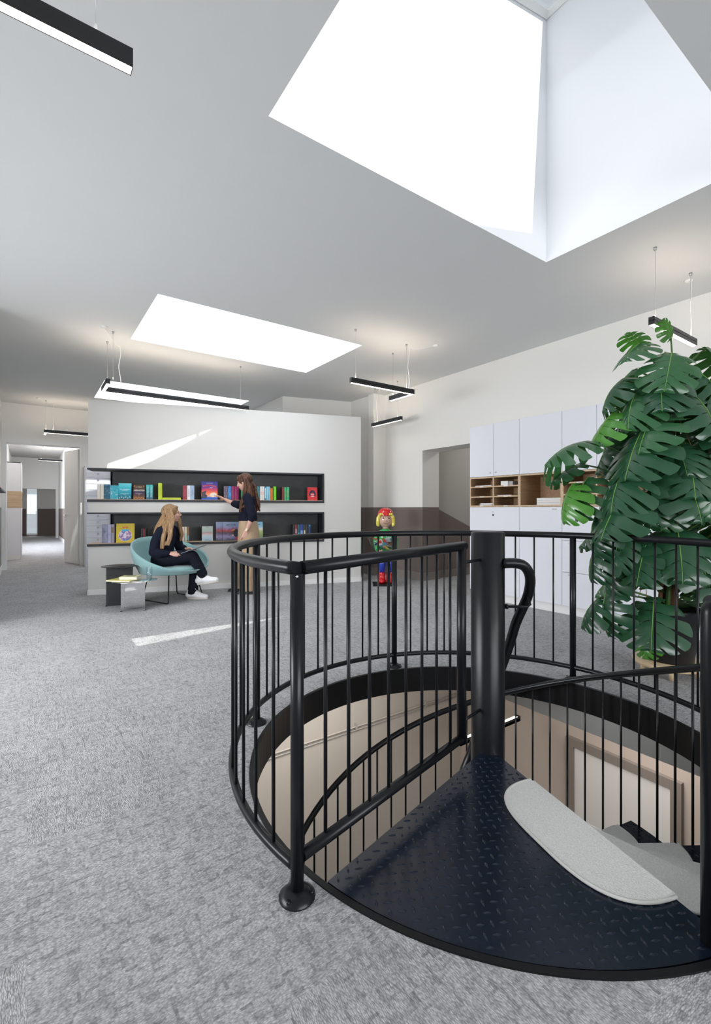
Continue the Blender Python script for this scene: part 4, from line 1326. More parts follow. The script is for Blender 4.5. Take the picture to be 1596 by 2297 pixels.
# --- lower niche
gl = cover_mat('lavender grey print', [(.12, .13, .20), (.26, .28, .40), (.34, .34, .44)], 9)
spine(229.0, 242.0, 42, None, LO, 'leftmost wide grey book in the lower niche', mat=gl, depth=.20)
spine(242.2, 249.0, 42, None, LO, 'narrow lavender book between the two grey ones in the lower niche', mat=cover_mat('lavender print', [(.30, .33, .55), (.45, .42, .62), (.28, .36, .58)], 12), depth=.20)
spine(249.2, 256.6, 42, (.30, .28, .35), LO, 'grey book with a brown oval, left of the yellow book', band=(.55, .85, (.22, .13, .05)), depth=.20)
yl = plain('yellow cover', (.66, .50, .03), .35, var=.04, scale=20)
r, w, h = front(260.2, 301.4, 43, yl, LO, 'yellow picture book with a round blue picture in the lower niche')
front_text(r, 'Marc-Uwe Kling    Astrid Henn', 0, h*.90, .010, (.35, .25, .03), fit=w*.75)
front_text(r, 'NEIN', 0, h*.785, .040, (.70, .05, .03), fit=w*.30, bold=.0012); front_text(r, 'Das', -w*.25, h*.75, .022, (.45, .10, .03), rot=-.3); front_text(r, 'horn', w*.24, h*.75, .022, (.45, .10, .03), rot=.3)
decal(r, ell(0, h*.38, w*.37, h*.30, 28), (.78, .80, .88), -.0005)
cm = cover_mat('round picture print', [(.03, .10, .45), (.10, .30, .72), (.45, .08, .20), (.62, .60, .80), (.75, .60, .35)], 26)
b = MB(); b.add([(x, -.0008, z) for x, z in ell(0, h*.38, w*.35, h*.285, 28)], [tuple(range(28))], cm); b.build('printed_picture', r, fix=False)
decal(r, ell(0, h*.655, w*.24, h*.045, 18), (.03, .45, .70), -.0010); decal(r, ell(-w*.02, h*.35, w*.09, h*.14, 18), (.72, .66, .78), -.0012)
front_text(r, 'Carlsen', 0, h*.035, .010, (.45, .25, .05))
spine(316.5, 321.0, 31, (.012, .02, .025), LO, 'left black spine beside the thin red book')
spine(321.2, 323.5, 31, (.45, .02, .03), LO, 'thin red spine between two black ones')
spine(323.7, 328.6, 31, (.012, .014, .018), LO, 'right black spine beside the thin red book')
spine(407.5, 414.1, 33, (.66, .52, .50), LO, 'pale pink spine right of the seated person', text=('Marmor', (.70, .30, .25)))
spine(414.6, 419.7, 33, (.62, .56, .36), LO, 'cream and turquoise spine right of the seated person', band=(.05, .6, (.35, .55, .52)))
spine(420.0, 425.2, 33, (.20, .10, .05), LO, 'brown spine at the right of the three beside the seated person', band=(.1, .4, (.10, .30, .34)))
r, w, h = front(453.0, 477.8, 33, vert_mat('grey blue title print', [(.0, (.30, .42, .52)), (.35, (.42, .55, .62)), (.48, (.60, .42, .40)), (.58, (.45, .28, .28)), (.68, (.38, .46, .42)), (1, (.45, .52, .46))], 0, .21, .12), LO, 'pale grey-blue front-facing book with a pink band')
front_text(r, 'STAY', 0, h*.93, .018, (.10, .12, .12), fit=w*.5); front_text(r, 'NOVA', 0, h*.07, .020, (.06, .08, .10), fit=w*.5)
cmx = [(.02, .02, .05), (.30, .02, .03), (.30, .28, .50), (.10, .05, .12), (.55, .50, .72)]
hpm = vert_mat('crowd and sky print', [(.0, (.03, .03, .08)), (.2, (.28, .22, .42)), (.38, (.05, .03, .06)), (.5, (.42, .03, .04)), (.62, (.30, .18, .35)), (.72, (.28, .36, .58)), (1, (.36, .45, .66))], 0, .30, .30, 24)
r, w, h = front(484.6, 501.0, 42, hpm, LO, 'narrow blue-grey picture book half covered by a wider one', dep=.10)
r, w, h = front(500.4, 537.5, 42, hpm, LO, 'wide blue-grey picture book left of the beige trousers', dep=.06)
front_text(r, 'HARRY POTTER', -w*.02, h*.83, .030, (.02, .02, .04), fit=w*.60, bold=.0008); front_text(r, 'und der Stein der Weisen', 0, h*.745, .010, (.08, .10, .2), fit=w*.35)
decal(r, ell(w*.30, h*.40, w*.16, h*.22, 14), (.02, .025, .035)); decal(r, [(w*.02, h*.55), (w*.2, h*.62), (w*.22, h*.54), (w*.05, h*.52)], (.70, .30, .06), -.0012)
decal(r, ell(w*.10, h*.28, w*.05, h*.05, 10), (.62, .42, .25), -.0012); decal(r, ell(w*.34, h*.12, w*.08, h*.09, 10), (.50, .04, .07), -.0012)
hp2 = vert_mat('meadow and sky print', [(.0, (.10, .04, .06)), (.2, (.12, .22, .05)), (.5, (.30, .42, .10)), (.62, (.70, .60, .55)), (.72, (.25, .50, .62)), (1, (.15, .42, .60))], 0, .28, .15, 18)
r, w, h = front(556.0, 590.2, 41, hp2, LO, 'green and blue picture book right of the beige trousers', dep=.06)
front_text(r, 'HARRY POTTER', 0, h*.84, .030, (.02, .05, .06), fit=w*.66, bold=.0008)
for (a, c, colr, lab, bd) in ((657.0, 661.7, (.02, .015, .02), 'black spine at the left of the row at the right end of the lower niche', None),
                          (661.9, 667.6, (.22, .01, .02), 'dark red spine of the row at the right end of the lower niche', (.4, .7, (.5, .3, .35))),
                          (667.9, 673.2, (.02, .12, .16), 'dark teal spine with turquoise foot at the right end of the lower niche', (.0, .45, (.03, .40, .42))),
                          (673.6, 680.6, (.02, .05, .32), 'blue patterned spine at the right end of the lower niche', (.2, .6, (.25, .40, .75))),
                          (680.9, 686.3, (.02, .05, .02), 'dark green spine with a cream oval at the right end of the lower niche', (.1, .6, (.66, .64, .38))),
                          (686.6, 692.0, (.03, .02, .04), 'plain blackish spine before the last blue one', None),
                          (692.4, 698.3, (.01, .04, .13), 'last, dark blue spine at the right end of the lower niche', (.85, .95, (.03, .30, .45)))):
    spine(a, c, 33, colr, LO, lab, band=bd, dep=.08)
# books on the left wall shelf
for k, (y, w_, c_, lab) in enumerate(((8.42, .16, (.60, .05, .03), 'red book leaning on the black wall shelf at the left edge'),
                                      (8.20, .14, (.55, .50, .25), 'cream book on the black wall shelf at the left edge'), (7.9, .15, (.10, .30, .12), 'green book on the black wall shelf further left'))):
    r = make_book(w_, .21, .02, solid(c_), lab, 'books on the left wall shelf', False)
    r.location = (-.30, y, 1.445); r.rotation_euler = (-.18, 0, pi/2)
    if k == 0: decal(r, ell(0, .10, .05, .03, 12), (.8, .8, .78))
# ================================================================ lounge chair, side tables, glass, figure
OFFR = atan2(LAT.y, LAT.x)
teal = plain('pale teal fabric', (.25, .43, .44), .75, var=.05, scale=40, bump=.15, bscale=300, sheen=.3)
teal_in = plain('pale teal fabric inner', (.26, .46, .47), .8, var=.05, scale=40, bump=.15, bscale=300, sheen=.3)
dark_under = plain('dark seat underside', (.015, .02, .022), .5)
chair_o = C(-2.42, 6.16); CHA = OFFR + radians(-32)      # the chair opens towards the right, a little to the viewer
ch = empty('lounge_chair', chair_o, CHA); tag(ch, 'pale teal round shell lounge chair on black wire legs, with a person in it', 'chair')
def shell(off, r_seat=.36, top=.805, seat=.385):
    """ring by ring: seat disc, then a wrap-around back that sinks towards the front (+x)"""
    rows, n = [], 48
    for fr in (0.0, .5, .85, 1.0): rows.append((fr, 0))
    for q in range(1, 9): rows.append((1.0, q/8))
    vs = []
    for (fr, q) in rows:
        for k in range(n):
            a = 2*pi*k/n
            back = (1-cos(a))/2                    # 0 front, 1 back
            rise = .025+(top-seat-.02)*back**1.05
            lean = .11*sin(q*pi/2)*(.45+.55*back)
            r = (r_seat+off)*fr+lean*(1 if q else 0)
            rx = r*1.02; ry = r*1.06
            z = seat + (0 if fr == 1 else -.012*(1-fr)) + rise*q**1.25 if q else seat-.012*(1-fr)
            vs.append((rx*cos(a), ry*sin(a), z-off*.0 - (off*(1 if q == 0 else 0))))
    fs = []
    for i in range(len(rows)-1):
        for k in range(n):
            l = (k+1) % n
            fs.append((i*n+k, i*n+l, (i+1)*n+l, (i+1)*n+k))
    return vs, fs, len(rows), n
b = MB(); vs, fs, R_, n = shell(0.0); vs2, fs2, _, _ = shell(.022)
b.add(vs, fs, teal_in, True); o = len(vs)
b.add(vs2, [f[::-1] for f in fs2], teal, True)
b.add([vs[(R_-1)*n+k] for k in range(n)]+[vs2[(R_-1)*n+k] for k in range(n)], [(k, (k+1) % n, n+(k+1) % n, n+k) for k in range(n)], teal, True)
b.build('seat_shell', ch)
b = MB(); b.lathe([(0, .385), (.30, .385), (.335, .395), (.345, .415), (.33, .435), (.26, .448), (0, .455)], teal_in, (0.02, 0, 0), 40); b.build('seat_cushion', ch)
b = MB(); b.lathe([(0, .352), (.33, .352), (.378, .372), (.378, .378), (0, .378)], dark_under, (0, 0, 0), 36); b.build('underframe', ch)
for s in (-1, 1):
    b = MB()
    pts = [(.20, s*.20, .36), (.275, s*.262, .04), (.272, s*.265, .014), (.245, s*.265, .008), (-.225, s*.265, .008), (-.252, s*.265, .014), (-.255, s*.262, .04), (-.20, s*.20, .36)]
    b.tube(pts, .0075, M['black'], 8); b.build('wire_leg', ch)

def side_table(name, loc, rz, r, h, mat, label, w=.30):
    t = empty(name, loc, rz); tag(t, label, 'table', 'round slit side tables')
    b = MB(); n = 48
    b.lathe([(0, h-.004), (r-.001, h-.004), (r, h-.002), (r-.001, h), (0, h)], mat, n=n); b.build('table_top', t)
    b = MB(); b.box((-r*.72, -.002, .0), (r*.72, .002, h-.004), mat); b.build('leg_panel', t)
    b = MB(); b.box((-.002, -r*.72, .0), (.002, -.002, h-.004), mat); b.build('leg_panel', t)
    b = MB()
    for x, y in ((-r*.70, 0), (r*.70, 0), (0, -r*.70)): b.box((x-.012, y-.008, 0), (x+.012, y+.008, .006), M['black'])
    b.build('foot', t)
    return t
blk = plain('matt black sheet steel', (.014, .014, .017), .42, var=.1)
side_table('side_table', C(-2.905, 5.74), OFFR+radians(200), .205, .487, blk, 'round black side table, the taller one behind the mirror table')
side_table('side_table', C(-2.63, 5.55), OFFR+radians(-28), .250, .343, M['mirror'], 'low round side table of mirror-polished steel with books and a glass')
def flat_book(loc, rz, w, d, h, mat, label, deco=None):
    r = empty('book', loc, rz); tag(r, label, 'book', 'books on the mirror side table')
    b = MB(); b.box((-w/2, -d/2, 0), (w/2, d/2, .0022), mat); b.box((-w/2, -d/2, h-.0022), (w/2, d/2, h), mat); b.box((-w/2, -d/2, 0), (-w/2+.0022, d/2, h), mat); b.build('cover', r)
    b = MB(); b.box((-w/2+.0022, -d/2+.003, .0022), (w/2-.003, d/2-.003, h-.0022), PAGES); b.build('pages', r)
    if deco:
        b = MB(); b.box((-w*.22, -d*.12, h), (w*.26, d*.2, h+.0006), deco); b.build('printed_picture', r)
    return r
yc = plain('pale yellow cover', (.62, .58, .16), .4, var=.03); yc2 = plain('cream yellow cover', (.60, .55, .27), .4, var=.03)
flat_book(C(-2.735, 5.50, .343), OFFR+radians(-10), .31, .22, .016, yc, 'large flat yellow book at the bottom of the pair on the mirror table', ink((.25, .25, .30)))
flat_book(C(-2.665, 5.52, .3595), OFFR+radians(4), .205, .15, .034, yc2, 'small thick cream book on top of the yellow one', ink((.16, .16, .17)))
gl = glass_mat('drinking glass', (.93, .96, .97))
g = empty('drinking_glass', C(-2.46, 5.56, .343)); tag(g, 'clear drinking glass with water on the mirror table', 'glass')
b = MB(); b.lathe([(.0, .0), (.030, .0), (.036, .15), (.0335, .15), (.028, .012), (0, .012)], gl, n=24); b.build('tumbler', g)
b = MB(); b.lathe([(0, .0125), (.0275, .0125), (.0295, .055), (0, .055)], glass_mat('water', (.86, .92, .93)), n=24); b.build('water', g)

# ---- painted display figure of a child with a bowl of little books
paint = lambda n_, c_: plain(n_, c_, .12, var=.02, coat=.6)
f_red, f_grn, f_blu, f_yel, f_skin = paint('red gloss', (.62, .008, .012)), paint('green gloss', (.01, .40, .08)), paint('blue gloss', (.01, .04, .42)), paint('yellow gloss', (.72, .62, .10)), paint('skin gloss', (.62, .40, .32))
fig = empty('display_figure', C(.47, 7.30), OFFR); tag(fig, 'painted child figure in red cap, green shirt and red boots holding a bowl of booklets', 'figure')
b = MB(); b.rbox((-.20, -.15, 0), (.17, .15, .03), M['black'], .004); b.build('base_plate', fig)
for s, x in ((-1, -.055), (1, .065)):
    b = MB(); b.lathe([(0, .03), (.054, .03), (.060, .07), (.052, .13), (.046, .20), (0, .205)], f_red, (x, 0, 0), 20)
    b.ball((x-.005, -.045, .065), (.050, .075, .036), f_red); b.build('boot', fig)
    b = MB(); b.lathe([(0, .20), (.044, .20), (.050, .30), (.062, .46), (0, .48)], f_blu, (x, 0, 0), 18); b.build('trouser_leg', fig)
b = MB(); b.lathe([(0, .44), (.10, .44), (.118, .50), (.122, .58), (.140, .72), (.145, .79), (.118, .84), (.055, .875), (.045, .885), (0, .885)], f_grn, n=28, mtx=Matrix.Scale(.8, 4, (0, 1, 0)))
b.build('shirt', fig)
for s in (-1, 1):
    b = MB(); b.tube([(s*.12, 0, .80), (s*.150, -.03, .68), (s*.135, -.13, .58), (s*.12, -.20, .555)], [.046, .044, .038, .034], f_grn, 14); b.build('sleeve', fig)
    b = MB(); b.ball((s*.11, -.225, .548), (.034, .038, .024), f_skin)
    for k in range(4): b.tube([(s*(.125-.016*k), -.235, .55), (s*(.125-.016*k), -.272-.004*(k % 2), .545), (s*(.122-.016*k), -.285, .565)], [.008, .008, .007], f_skin, 8)
    b.tube([(s*.085, -.21, .555), (s*.060, -.235, .572)], [.010, .008], f_skin, 8)
    b.build('hand', fig)
b = MB(); b.ball((0, 0, 1.02), (.112, .105, .125), f_skin, 24, 16); b.tube([(0, 0, .87), (0, 0, .93)], .045, f_skin, 16)
b.ball((0.005, -.108, 1.008), (.013, .016, .013), f_skin); b.build('head', fig)
b = MB(); b.ball((-.038, -.098, 1.045), (.0085, .006, .0115), ink((.01, .01, .01))); b.build('eye', fig)
b = MB(); b.ball((.047, -.096, 1.045), (.0085, .006, .0115), ink((.01, .01, .01))); b.build('eye', fig)
b = MB(); b.tube([(-.035, -.103, .975), (-.015, -.109, .963), (.008, -.110, .960), (.030, -.108, .965), (.048, -.099, .978)], .0028, ink((.12, .03, .03)), 6); b.build('mouth', fig)
b = MB()
for s in (-1, 1):
    b.tube([(s*.085, -.055, 1.10), (s*.113, -.045, 1.05), (s*.120, -.035, .98), (s*.118, -.045, .935), (s*.105, -.06, .925)], [.026, .032, .032, .028, .012], f_yel, 12)
for k in range(7):
    x = -.08+.027*k; b.tube([(x*1.1, -.085, 1.115), (x, -.108, 1.092)], [.020, .010], f_yel, 10)
b.ball((0, .03, 1.03), (.118, .095, .11), f_yel); b.build('hair', fig)
b = MB(); b.lathe([(.124, 1.085), (.126, 1.10), (.112, 1.15), (.075, 1.19), (.03, 1.207), (0, 1.209)], f_red, (0, .008, 0), 28); b.lathe([(0, 1.084), (.124, 1.085)], f_red, (0, .008, 0), 28); b.build('cap', fig)
clear = glass_mat('clear bowl plastic', (.92, .94, .92))
bowl = empty('bowl', C(.47-.045, 7.30-.22, .56), OFFR); tag(bowl, 'clear scalloped bowl of small coloured booklets held by the painted figure', 'bowl')
b = MB(); n = 36; prof = [(.02, 0), (.12, .012), (.19, .075), (.225, .16), (.245, .19)]
vs = []; fs = []
for i, (r, z) in enumerate(prof):
    for k in range(n):
        a = 2*pi*k/n; rr = r*(1+.05*(i/4)*cos(a*9)); vs.append((rr*cos(a), rr*sin(a)*.75, z))
for i in range(len(prof)-1):
    for k in range(n): fs.append((i*n+k, i*n+(k+1) % n, (i+1)*n+(k+1) % n, (i+1)*n+k))
fs.append(tuple(range(n))[::-1])
b.add(vs, fs, clear, True); b.build('bowl_body', bowl, fix=False)
random.seed(21)
bk_cols = [(.60, .05, .04), (.66, .55, .06), (.03, .28, .20), (.05, .12, .45), (.62, .62, .66), (.55, .20, .05), (.50, .40, .06), (.62, .60, .58), (.30, .05, .12), (.10, .35, .50)]
for k in range(26):
    a = random.uniform(0, 2*pi); rr = .135*sqrt(random.random()); z = .045+.005*k
    r = empty('booklet'); tag(r, 'small coloured booklet lying in the clear bowl', 'booklet', 'booklets in the bowl of the figure')
    b = MB(); b.box((-.045, -.045, 0), (.045, .045, .003), solid(bk_cols[k % 10])); b.box((-.030, -.020, .003), (.028, .030, .0035), solid(bk_cols[(k+3) % 10]))
    b.build('cover', r)
    q = Matrix.Rotation(OFFR, 4, 'Z') @ Vector((rr*cos(a), rr*sin(a)*.72-.02, z))
    r.location = Vector(bowl.location)+q; r.rotation_euler = (random.uniform(.2, 1.1), random.uniform(-.5, .5), random.uniform(0, 6.28))
# ================================================================ people
skin = plain('skin', (.62, .36, .28), .5, var=.05, scale=30, sss=.0)
def remeshed(b, name, parent, mat, voxel=.0065, smooth=4, factor=.6):
    """fuses overlapping shapes into one continuous surface"""
    tmp = b.build(name+'_tmp')
    m = tmp.modifiers.new('r', 'REMESH'); m.mode = 'VOXEL'; m.voxel_size = voxel; m.use_smooth_shade = True
    s = tmp.modifiers.new('s', 'SMOOTH'); s.factor = factor; s.iterations = smooth
    bpy.context.view_layer.update()
    dg = bpy.context.evaluated_depsgraph_get()
    me = bpy.data.meshes.new_from_object(tmp.evaluated_get(dg))
    old = tmp.data; bpy.data.objects.remove(tmp); bpy.data.meshes.remove(old)
    me.name = name; me.materials.clear(); me.materials.append(mat)
    for p in me.polygons: p.use_smooth = True; p.material_index = 0
    o = bpy.data.objects.new(name, me); COL.objects.link(o); o.parent = parent
    return o
def limb(b, pts, rad, n=14, balls=True):
    b.tube(pts, rad, skin, n)
    if balls:
        for p, r in zip(pts, rad):
            rr = max(r) if isinstance(r, tuple) else r
            b.ball(p, rr*.99, skin, 12, 8)
def rings(b, data, n=20):
    """data: (cx, cy, cz, rx, ry) from bottom to top"""
    vs, fs = [], []
    for (x, y, z, rx, ry) in data:
        for k in range(n):
            a = 2*pi*k/n; vs.append((x+rx*cos(a), y+ry*sin(a), z))
    for i in range(len(data)-1):
        for k in range(n): fs.append((i*n+k, i*n+(k+1) % n, (i+1)*n+(k+1) % n, (i+1)*n+k))
    fs += [tuple(range(n))[::-1], tuple((len(data)-1)*n+k for k in range(n))]
    b.add(vs, fs, skin, True)
def hand(b, wrist, u, v, curl, thumb_side=1, L_=.165, spread=.012, thumb_curl=.6):
    """wrist point, u: direction of the fingers, v: back-of-hand normal; curl in radians per joint"""
    u = Vector(u).normalized(); v = (Vector(v)-u*Vector(v).dot(u)).normalized(); w = u.cross(v).normalized()
    W = Vector(wrist)
    for k in range(4):
        s = (k-1.5)*.018
        limb(b, [W+w*s*.55, W+u*.045+w*s*.8, W+u*.085+w*s], [.015, .014, .0115], 8)
    lens = [.068, .078, .073, .058]
    for k in range(4):
        s = (k-1.5)*(.018+spread*.25)
        p = W+u*.085+w*s; d = u.copy(); pts = [p]
        cu = curl[k] if isinstance(curl, (list, tuple)) else curl
        for j, q in enumerate((.45, .32, .23)):
            d = (d*cos(cu)-v*sin(cu)).normalized() if True else d
            vv = v
            p = p+d*lens[k]*q; pts.append(p)
            v_ = (v*cos(cu)+u*sin(cu)); 
            d = (d - v*sin(cu)*.35).normalized()
        b.tube(pts, [.0088, .0082, .0076, .0062], skin, 8); 
        for pp_, r_ in zip(pts, (.0090, .0084, .0078, .0064)): b.ball(pp_, r_, skin, 8, 6)
    t0 = W+u*.022-w*thumb_side*.026; t1 = t0+u*.032-w*thumb_side*.022-v*.010; t2 = t1+u*.028-w*thumb_side*.004-v*.012*thumb_curl*2
    t3 = t2+u*.020+w*thumb_side*.004-v*.006
    b.tube([W-w*thumb_side*.008, t0, t1, t2, t3], [.015, .0145, .0112, .0098, .0075], skin, 8)
    for pp_, r_ in zip((t0, t1, t2, t3), (.0145, .0113, .0099, .0076)): b.ball(pp_, r_, skin, 8, 6)
def head_shape(b, c, yaw, pitch=0.0, neck_to=None, s=1.0):
    """face along +x of the head frame"""
    mt = Matrix.Rotation(yaw, 4, 'Z') @ Matrix.Rotation(-pitch, 4, 'Y')
    c = Vector(c)
    def P(x, y, z): return c+mt @ (Vector((x, y, z))*s)
    def B(x, y, z, r): b.ball(P(x, y, z), tuple(q*s for q in r), skin, 18, 12, mt)
    B(-.012, 0, .025, (.096, .074, .092))        # skull
    B(.030, 0, -.030, (.060, .058, .078))        # face
    B(.050, 0, -.088, (.026, .026, .022))        # chin
    B(.020, 0, -.068, (.050, .048, .032))        # jaw
    b.tube([P(.088, 0, .022), P(.100, 0, -.006), P(.112, 0, -.028)], [.009*s, .010*s, .0125*s], skin, 8)   # nose bridge
    b.ball(P(.106, 0, -.028), .0125*s, skin, 10, 8); b.ball(P(.098, .010*s, -.030), .008*s, skin, 8, 6); b.ball(P(.098, -.010*s, -.030), .008*s, skin, 8, 6)
    B(.088, 0, -.052, (.010, .019, .005)); B(.086, 0, -.062, (.010, .017, .0055))
    for y in (-1, 1):
        B(.066, y*.036, -.030, (.022, .020, .024))           # cheek
        B(-.004, y*.076, -.014, (.018, .006, .030))          # ear
        B(.078, y*.030, .022, (.014, .022, .008))            # brow
    return mt, P
def face_parts(parent, mt, P, s=1.0, brow=(.08, .05, .03), glasses=False):
    for y in (-1, 1):
        b = MB(); b.ball(P(.0735, y*.031, .004), (.0125*s, .0130*s, .0070*s), ink((.80, .78, .76)), 12, 8, mt)
        b.ball(P(.0825, y*.031, .003), (.0045*s, .0062*s, .0062*s), ink((.03, .025, .02)), 10, 6, mt); b.build('eye', parent)
        b = MB(); b.tube([P(.087, y*.014, .021), P(.091, y*.030, .028), P(.078, y*.050, .022)], .0032*s, ink(brow), 6); b.build('eyebrow', parent)
    b = MB(); b.tube([P(.090, -.022, -.055), P(.099, -.008, -.0565), P(.100, 0, -.0575), P(.099, .008, -.0565), P(.090, .022, -.055)], [.0022, .0042, .004, .0042, .0022], ink((.50, .13, .12)), 8); b.build('mouth', parent)
    if glasses:
        g = MB()
        for y in (-1, 1):
            pts = [P(.104, y*.033+.024*cos(2*pi*k/18), .002+.021*sin(2*pi*k/18)) for k in range(18)]
            g.tube(pts, .0013, ink((.30, .20, .08)), 6, closed=True)
            g.tube([P(.103, y*.056, .006), P(.06, y*.074, .010), P(.0, y*.080, .006)], .0014, ink((.30, .20, .08)), 6)
        g.tube([P(.105, -.010, .006), P(.109, 0, .010), P(.105, .010, .006)], .0013, ink((.30, .20, .08)), 6)
        g.build('glasses', parent)
def hair_mat(name, c1, c2, c3):
    m, nt, b = node_mat(name); N, L = nt.nodes, nt.links
    tc = N.new('ShaderNodeTexCoord'); mp = N.new('ShaderNodeMapping'); mp.inputs['Scale'].default_value = (110, 110, 1.6)
    nz = N.new('ShaderNodeTexNoise'); nz.inputs['Scale'].default_value = 1.0; nz.inputs['Detail'].default_value = 5
    L.new(tc.outputs['Object'], mp.inputs[0]); L.new(mp.outputs[0], nz.inputs['Vector'])
    rp = N.new('ShaderNodeValToRGB'); cr = rp.color_ramp; cr.elements.new(.5)
    for e, (p, c) in zip(cr.elements, ((.33, c1), (.5, c2), (.68, c3))): e.position = p; e.color = (*c, 1)
    L.new(nz.outputs['Fac'], rp.inputs[0]); L.new(rp.outputs[0], b.inputs['Base Color'])
    bp = N.new('ShaderNodeBump'); bp.inputs['Strength'].default_value = .6; bp.inputs['Distance'].default_value = .006
    L.new(nz.outputs['Fac'], bp.inputs['Height']); L.new(bp.outputs[0], b.inputs['Normal'])
    setp(b, rough=.42, spec=.4); return m
def locks(b, starts, n_pts, seed, rad=.013, wav=.008):
    """strands: list of point lists; each becomes several wavy locks"""
    random.seed(seed)
    for line, count, sp in starts:
        line = [Vector(p) for p in line]
        for q in range(count):
            off = Vector((random.uniform(-sp, sp), random.uniform(-sp, sp), 0)); ph = random.uniform(0, 6.28)
            pts = []
            m_ = len(line)
            T = 12
            for k in range(T+1):
                t = k/T*(m_-1); i = min(int(t), m_-2); f = t-i
                f = f*f*(3-2*f)*.4+f*.6
                p = line[i].lerp(line[i+1], f)
                g = min(1, k/3)
                pts.append(p+off*g+Vector((sin(ph+k*.9), cos(ph*1.3+k*.8), 0))*wav*g)
            rr = [rad*(.7+.3*min(1, k/3))*(1-.75*max(0, (k-8)/4)) for k in range(T+1)]
            b.tube(pts, rr, skin, 7)
knit = plain('dark navy knit', (.008, .010, .022), .9, var=.15, scale=60, bump=.4, bscale=220, spec=.2)
navy = plain('black-navy trouser cloth', (.007, .008, .016), .85, var=.1, scale=50, bump=.2, bscale=300, spec=.2)
beige = plain('beige trouser cloth', (.42, .30, .19), .8, var=.06, scale=18, bump=.2, bscale=200)
shoe_w = plain('white leather', (.78, .78, .80), .45, var=.02); sole_m = plain('pale rubber sole', (.55, .53, .48), .7)
shoe_b = plain('black leather', (.012, .012, .013), .3)

# ---------------- person standing at the shelf
ST = empty('person', C(-1.53, 6.60), OFFR)
tag(ST, 'standing person in navy sweater and wide beige trousers reaching for a book', 'person')
b = MB()
hc = (-.045, 0.01, 1.565)
mt, P = head_shape(b, hc, radians(172), radians(-12))
limb(b, [(-.005, 0, 1.49), (.012, 0, 1.41), (.02, 0, 1.36)], [.050, .050, .062])
rings(b, [(.02, 0, .80, .10, .13), (.015, 0, .92, .115, .165), (.005, 0, 1.02, .098, .135), (.010, 0, 1.12, .092, .125), (.018, 0, 1.24, .105, .150), (.022, 0, 1.33, .092, .165), (.022, 0, 1.38, .060, .11), (.02, 0, 1.405, .045, .05)])
SHn, SHf = (.030, -.155, 1.345), (.020, .155, 1.345)
limb(b, [SHn, (.080, -.190, 1.20), (.112, -.205, 1.085)], [.048, .042, .036])
limb(b, [(.112, -.205, 1.085), (.075, -.205, .99), (.028, -.195, .885)], [.036, .034, .0225])
hand(b, (.024, -.194, .880), (-.26, .02, -.95), (.25, -.95, -.1), (.18, .22, .26, .30), thumb_side=1, spread=.02)
EL = (-.200, .270, 1.245)
limb(b, [SHf, (-.09, .22, 1.285), EL], [.047, .041, .035])
limb(b, [EL, (-.32, .335, 1.285), (-.425, .385, 1.335)], [.035, .032, .022])
hand(b, (-.428, .388, 1.338), (-.86, .30, .40), (.25, .15, .92), (.15, .2, .26, .32), thumb_side=-1, spread=.03)
limb(b, [(.02, -.08, .86), (.015, -.085, .48), (.02, -.09, .09)], [.085, .055, .038])
limb(b, [(.01, .08, .86), (-.05, .09, .48), (-.12, .10, .10)], [.085, .055, .038])
body = remeshed(b, 'body', ST, skin, .0042, 3, .5)
body['label'] = 'head, neck, forearms and hands with bare skin'
face_parts(ST, mt, P, brow=(.05, .025, .015))
b = MB()
rings(b, [(.010, 0, 1.018, .126, .160), (.005, 0, 1.06, .130, .163), (.005, 0, 1.12, .122, .155), (.015, 0, 1.24, .130, .170), (.025, 0, 1.33, .112, .185), (.022, 0, 1.39, .075, .13), (.02, 0, 1.42, .058, .068)])
limb(b, [SHn, (.082, -.192, 1.20), (.112, -.207, 1.10)], [.066, .062, .058]); limb(b, [(.112, -.207, 1.10), (.100, -.207, 1.05)], [.056, .048])
limb(b, [SHf, (-.09, .22, 1.285), EL], [.066, .060, .056]); limb(b, [EL, (-.275, .31, 1.265)], [.054, .046])
remeshed(b, 'sweater', ST, knit, .008, 3)
b = MB()
rings(b, [(.015, 0, .70, .150, .185), (.018, 0, .84, .148, .190), (.012, 0, .94, .136, .182), (.008, 0, 1.03, .118, .155)])
limb(b, [(.035, -.085, .80), (.030, -.09, .50), (.025, -.09, .25)], [.118, .105, .100]); limb(b, [(.01, .085, .80), (-.05, .09, .50), (-.09, .10, .25)], [.112, .100, .096])
rings(b, [(.022, -.09, .045, .088, .088), (.025, -.09, .30, .098, .092)]); rings(b, [(-.115, .10, .05, .085, .085), (-.085, .10, .30, .095, .09)])
remeshed(b, 'trousers', ST, beige, .009, 3)
HB = hair_mat('brown hair', (.025, .010, .006), (.065, .025, .012), (.20, .075, .025))
b = MB()
def PH(x, y, z): return P(x, y, z)
b.ball(P(-.022, 0, .034), (.105, .088, .098), skin, 20, 14, mt)
b.ball(P(.046, 0, .072), (.052, .066, .034), skin, 16, 10, mt)                 # fringe
for y in (-.05, -.025, 0, .025, .05): b.tube([P(.040, y, .10), P(.086-abs(y)*.3, y, .075), P(.098-abs(y)*.35, y, .042)], [.018, .016, .010], skin, 8)
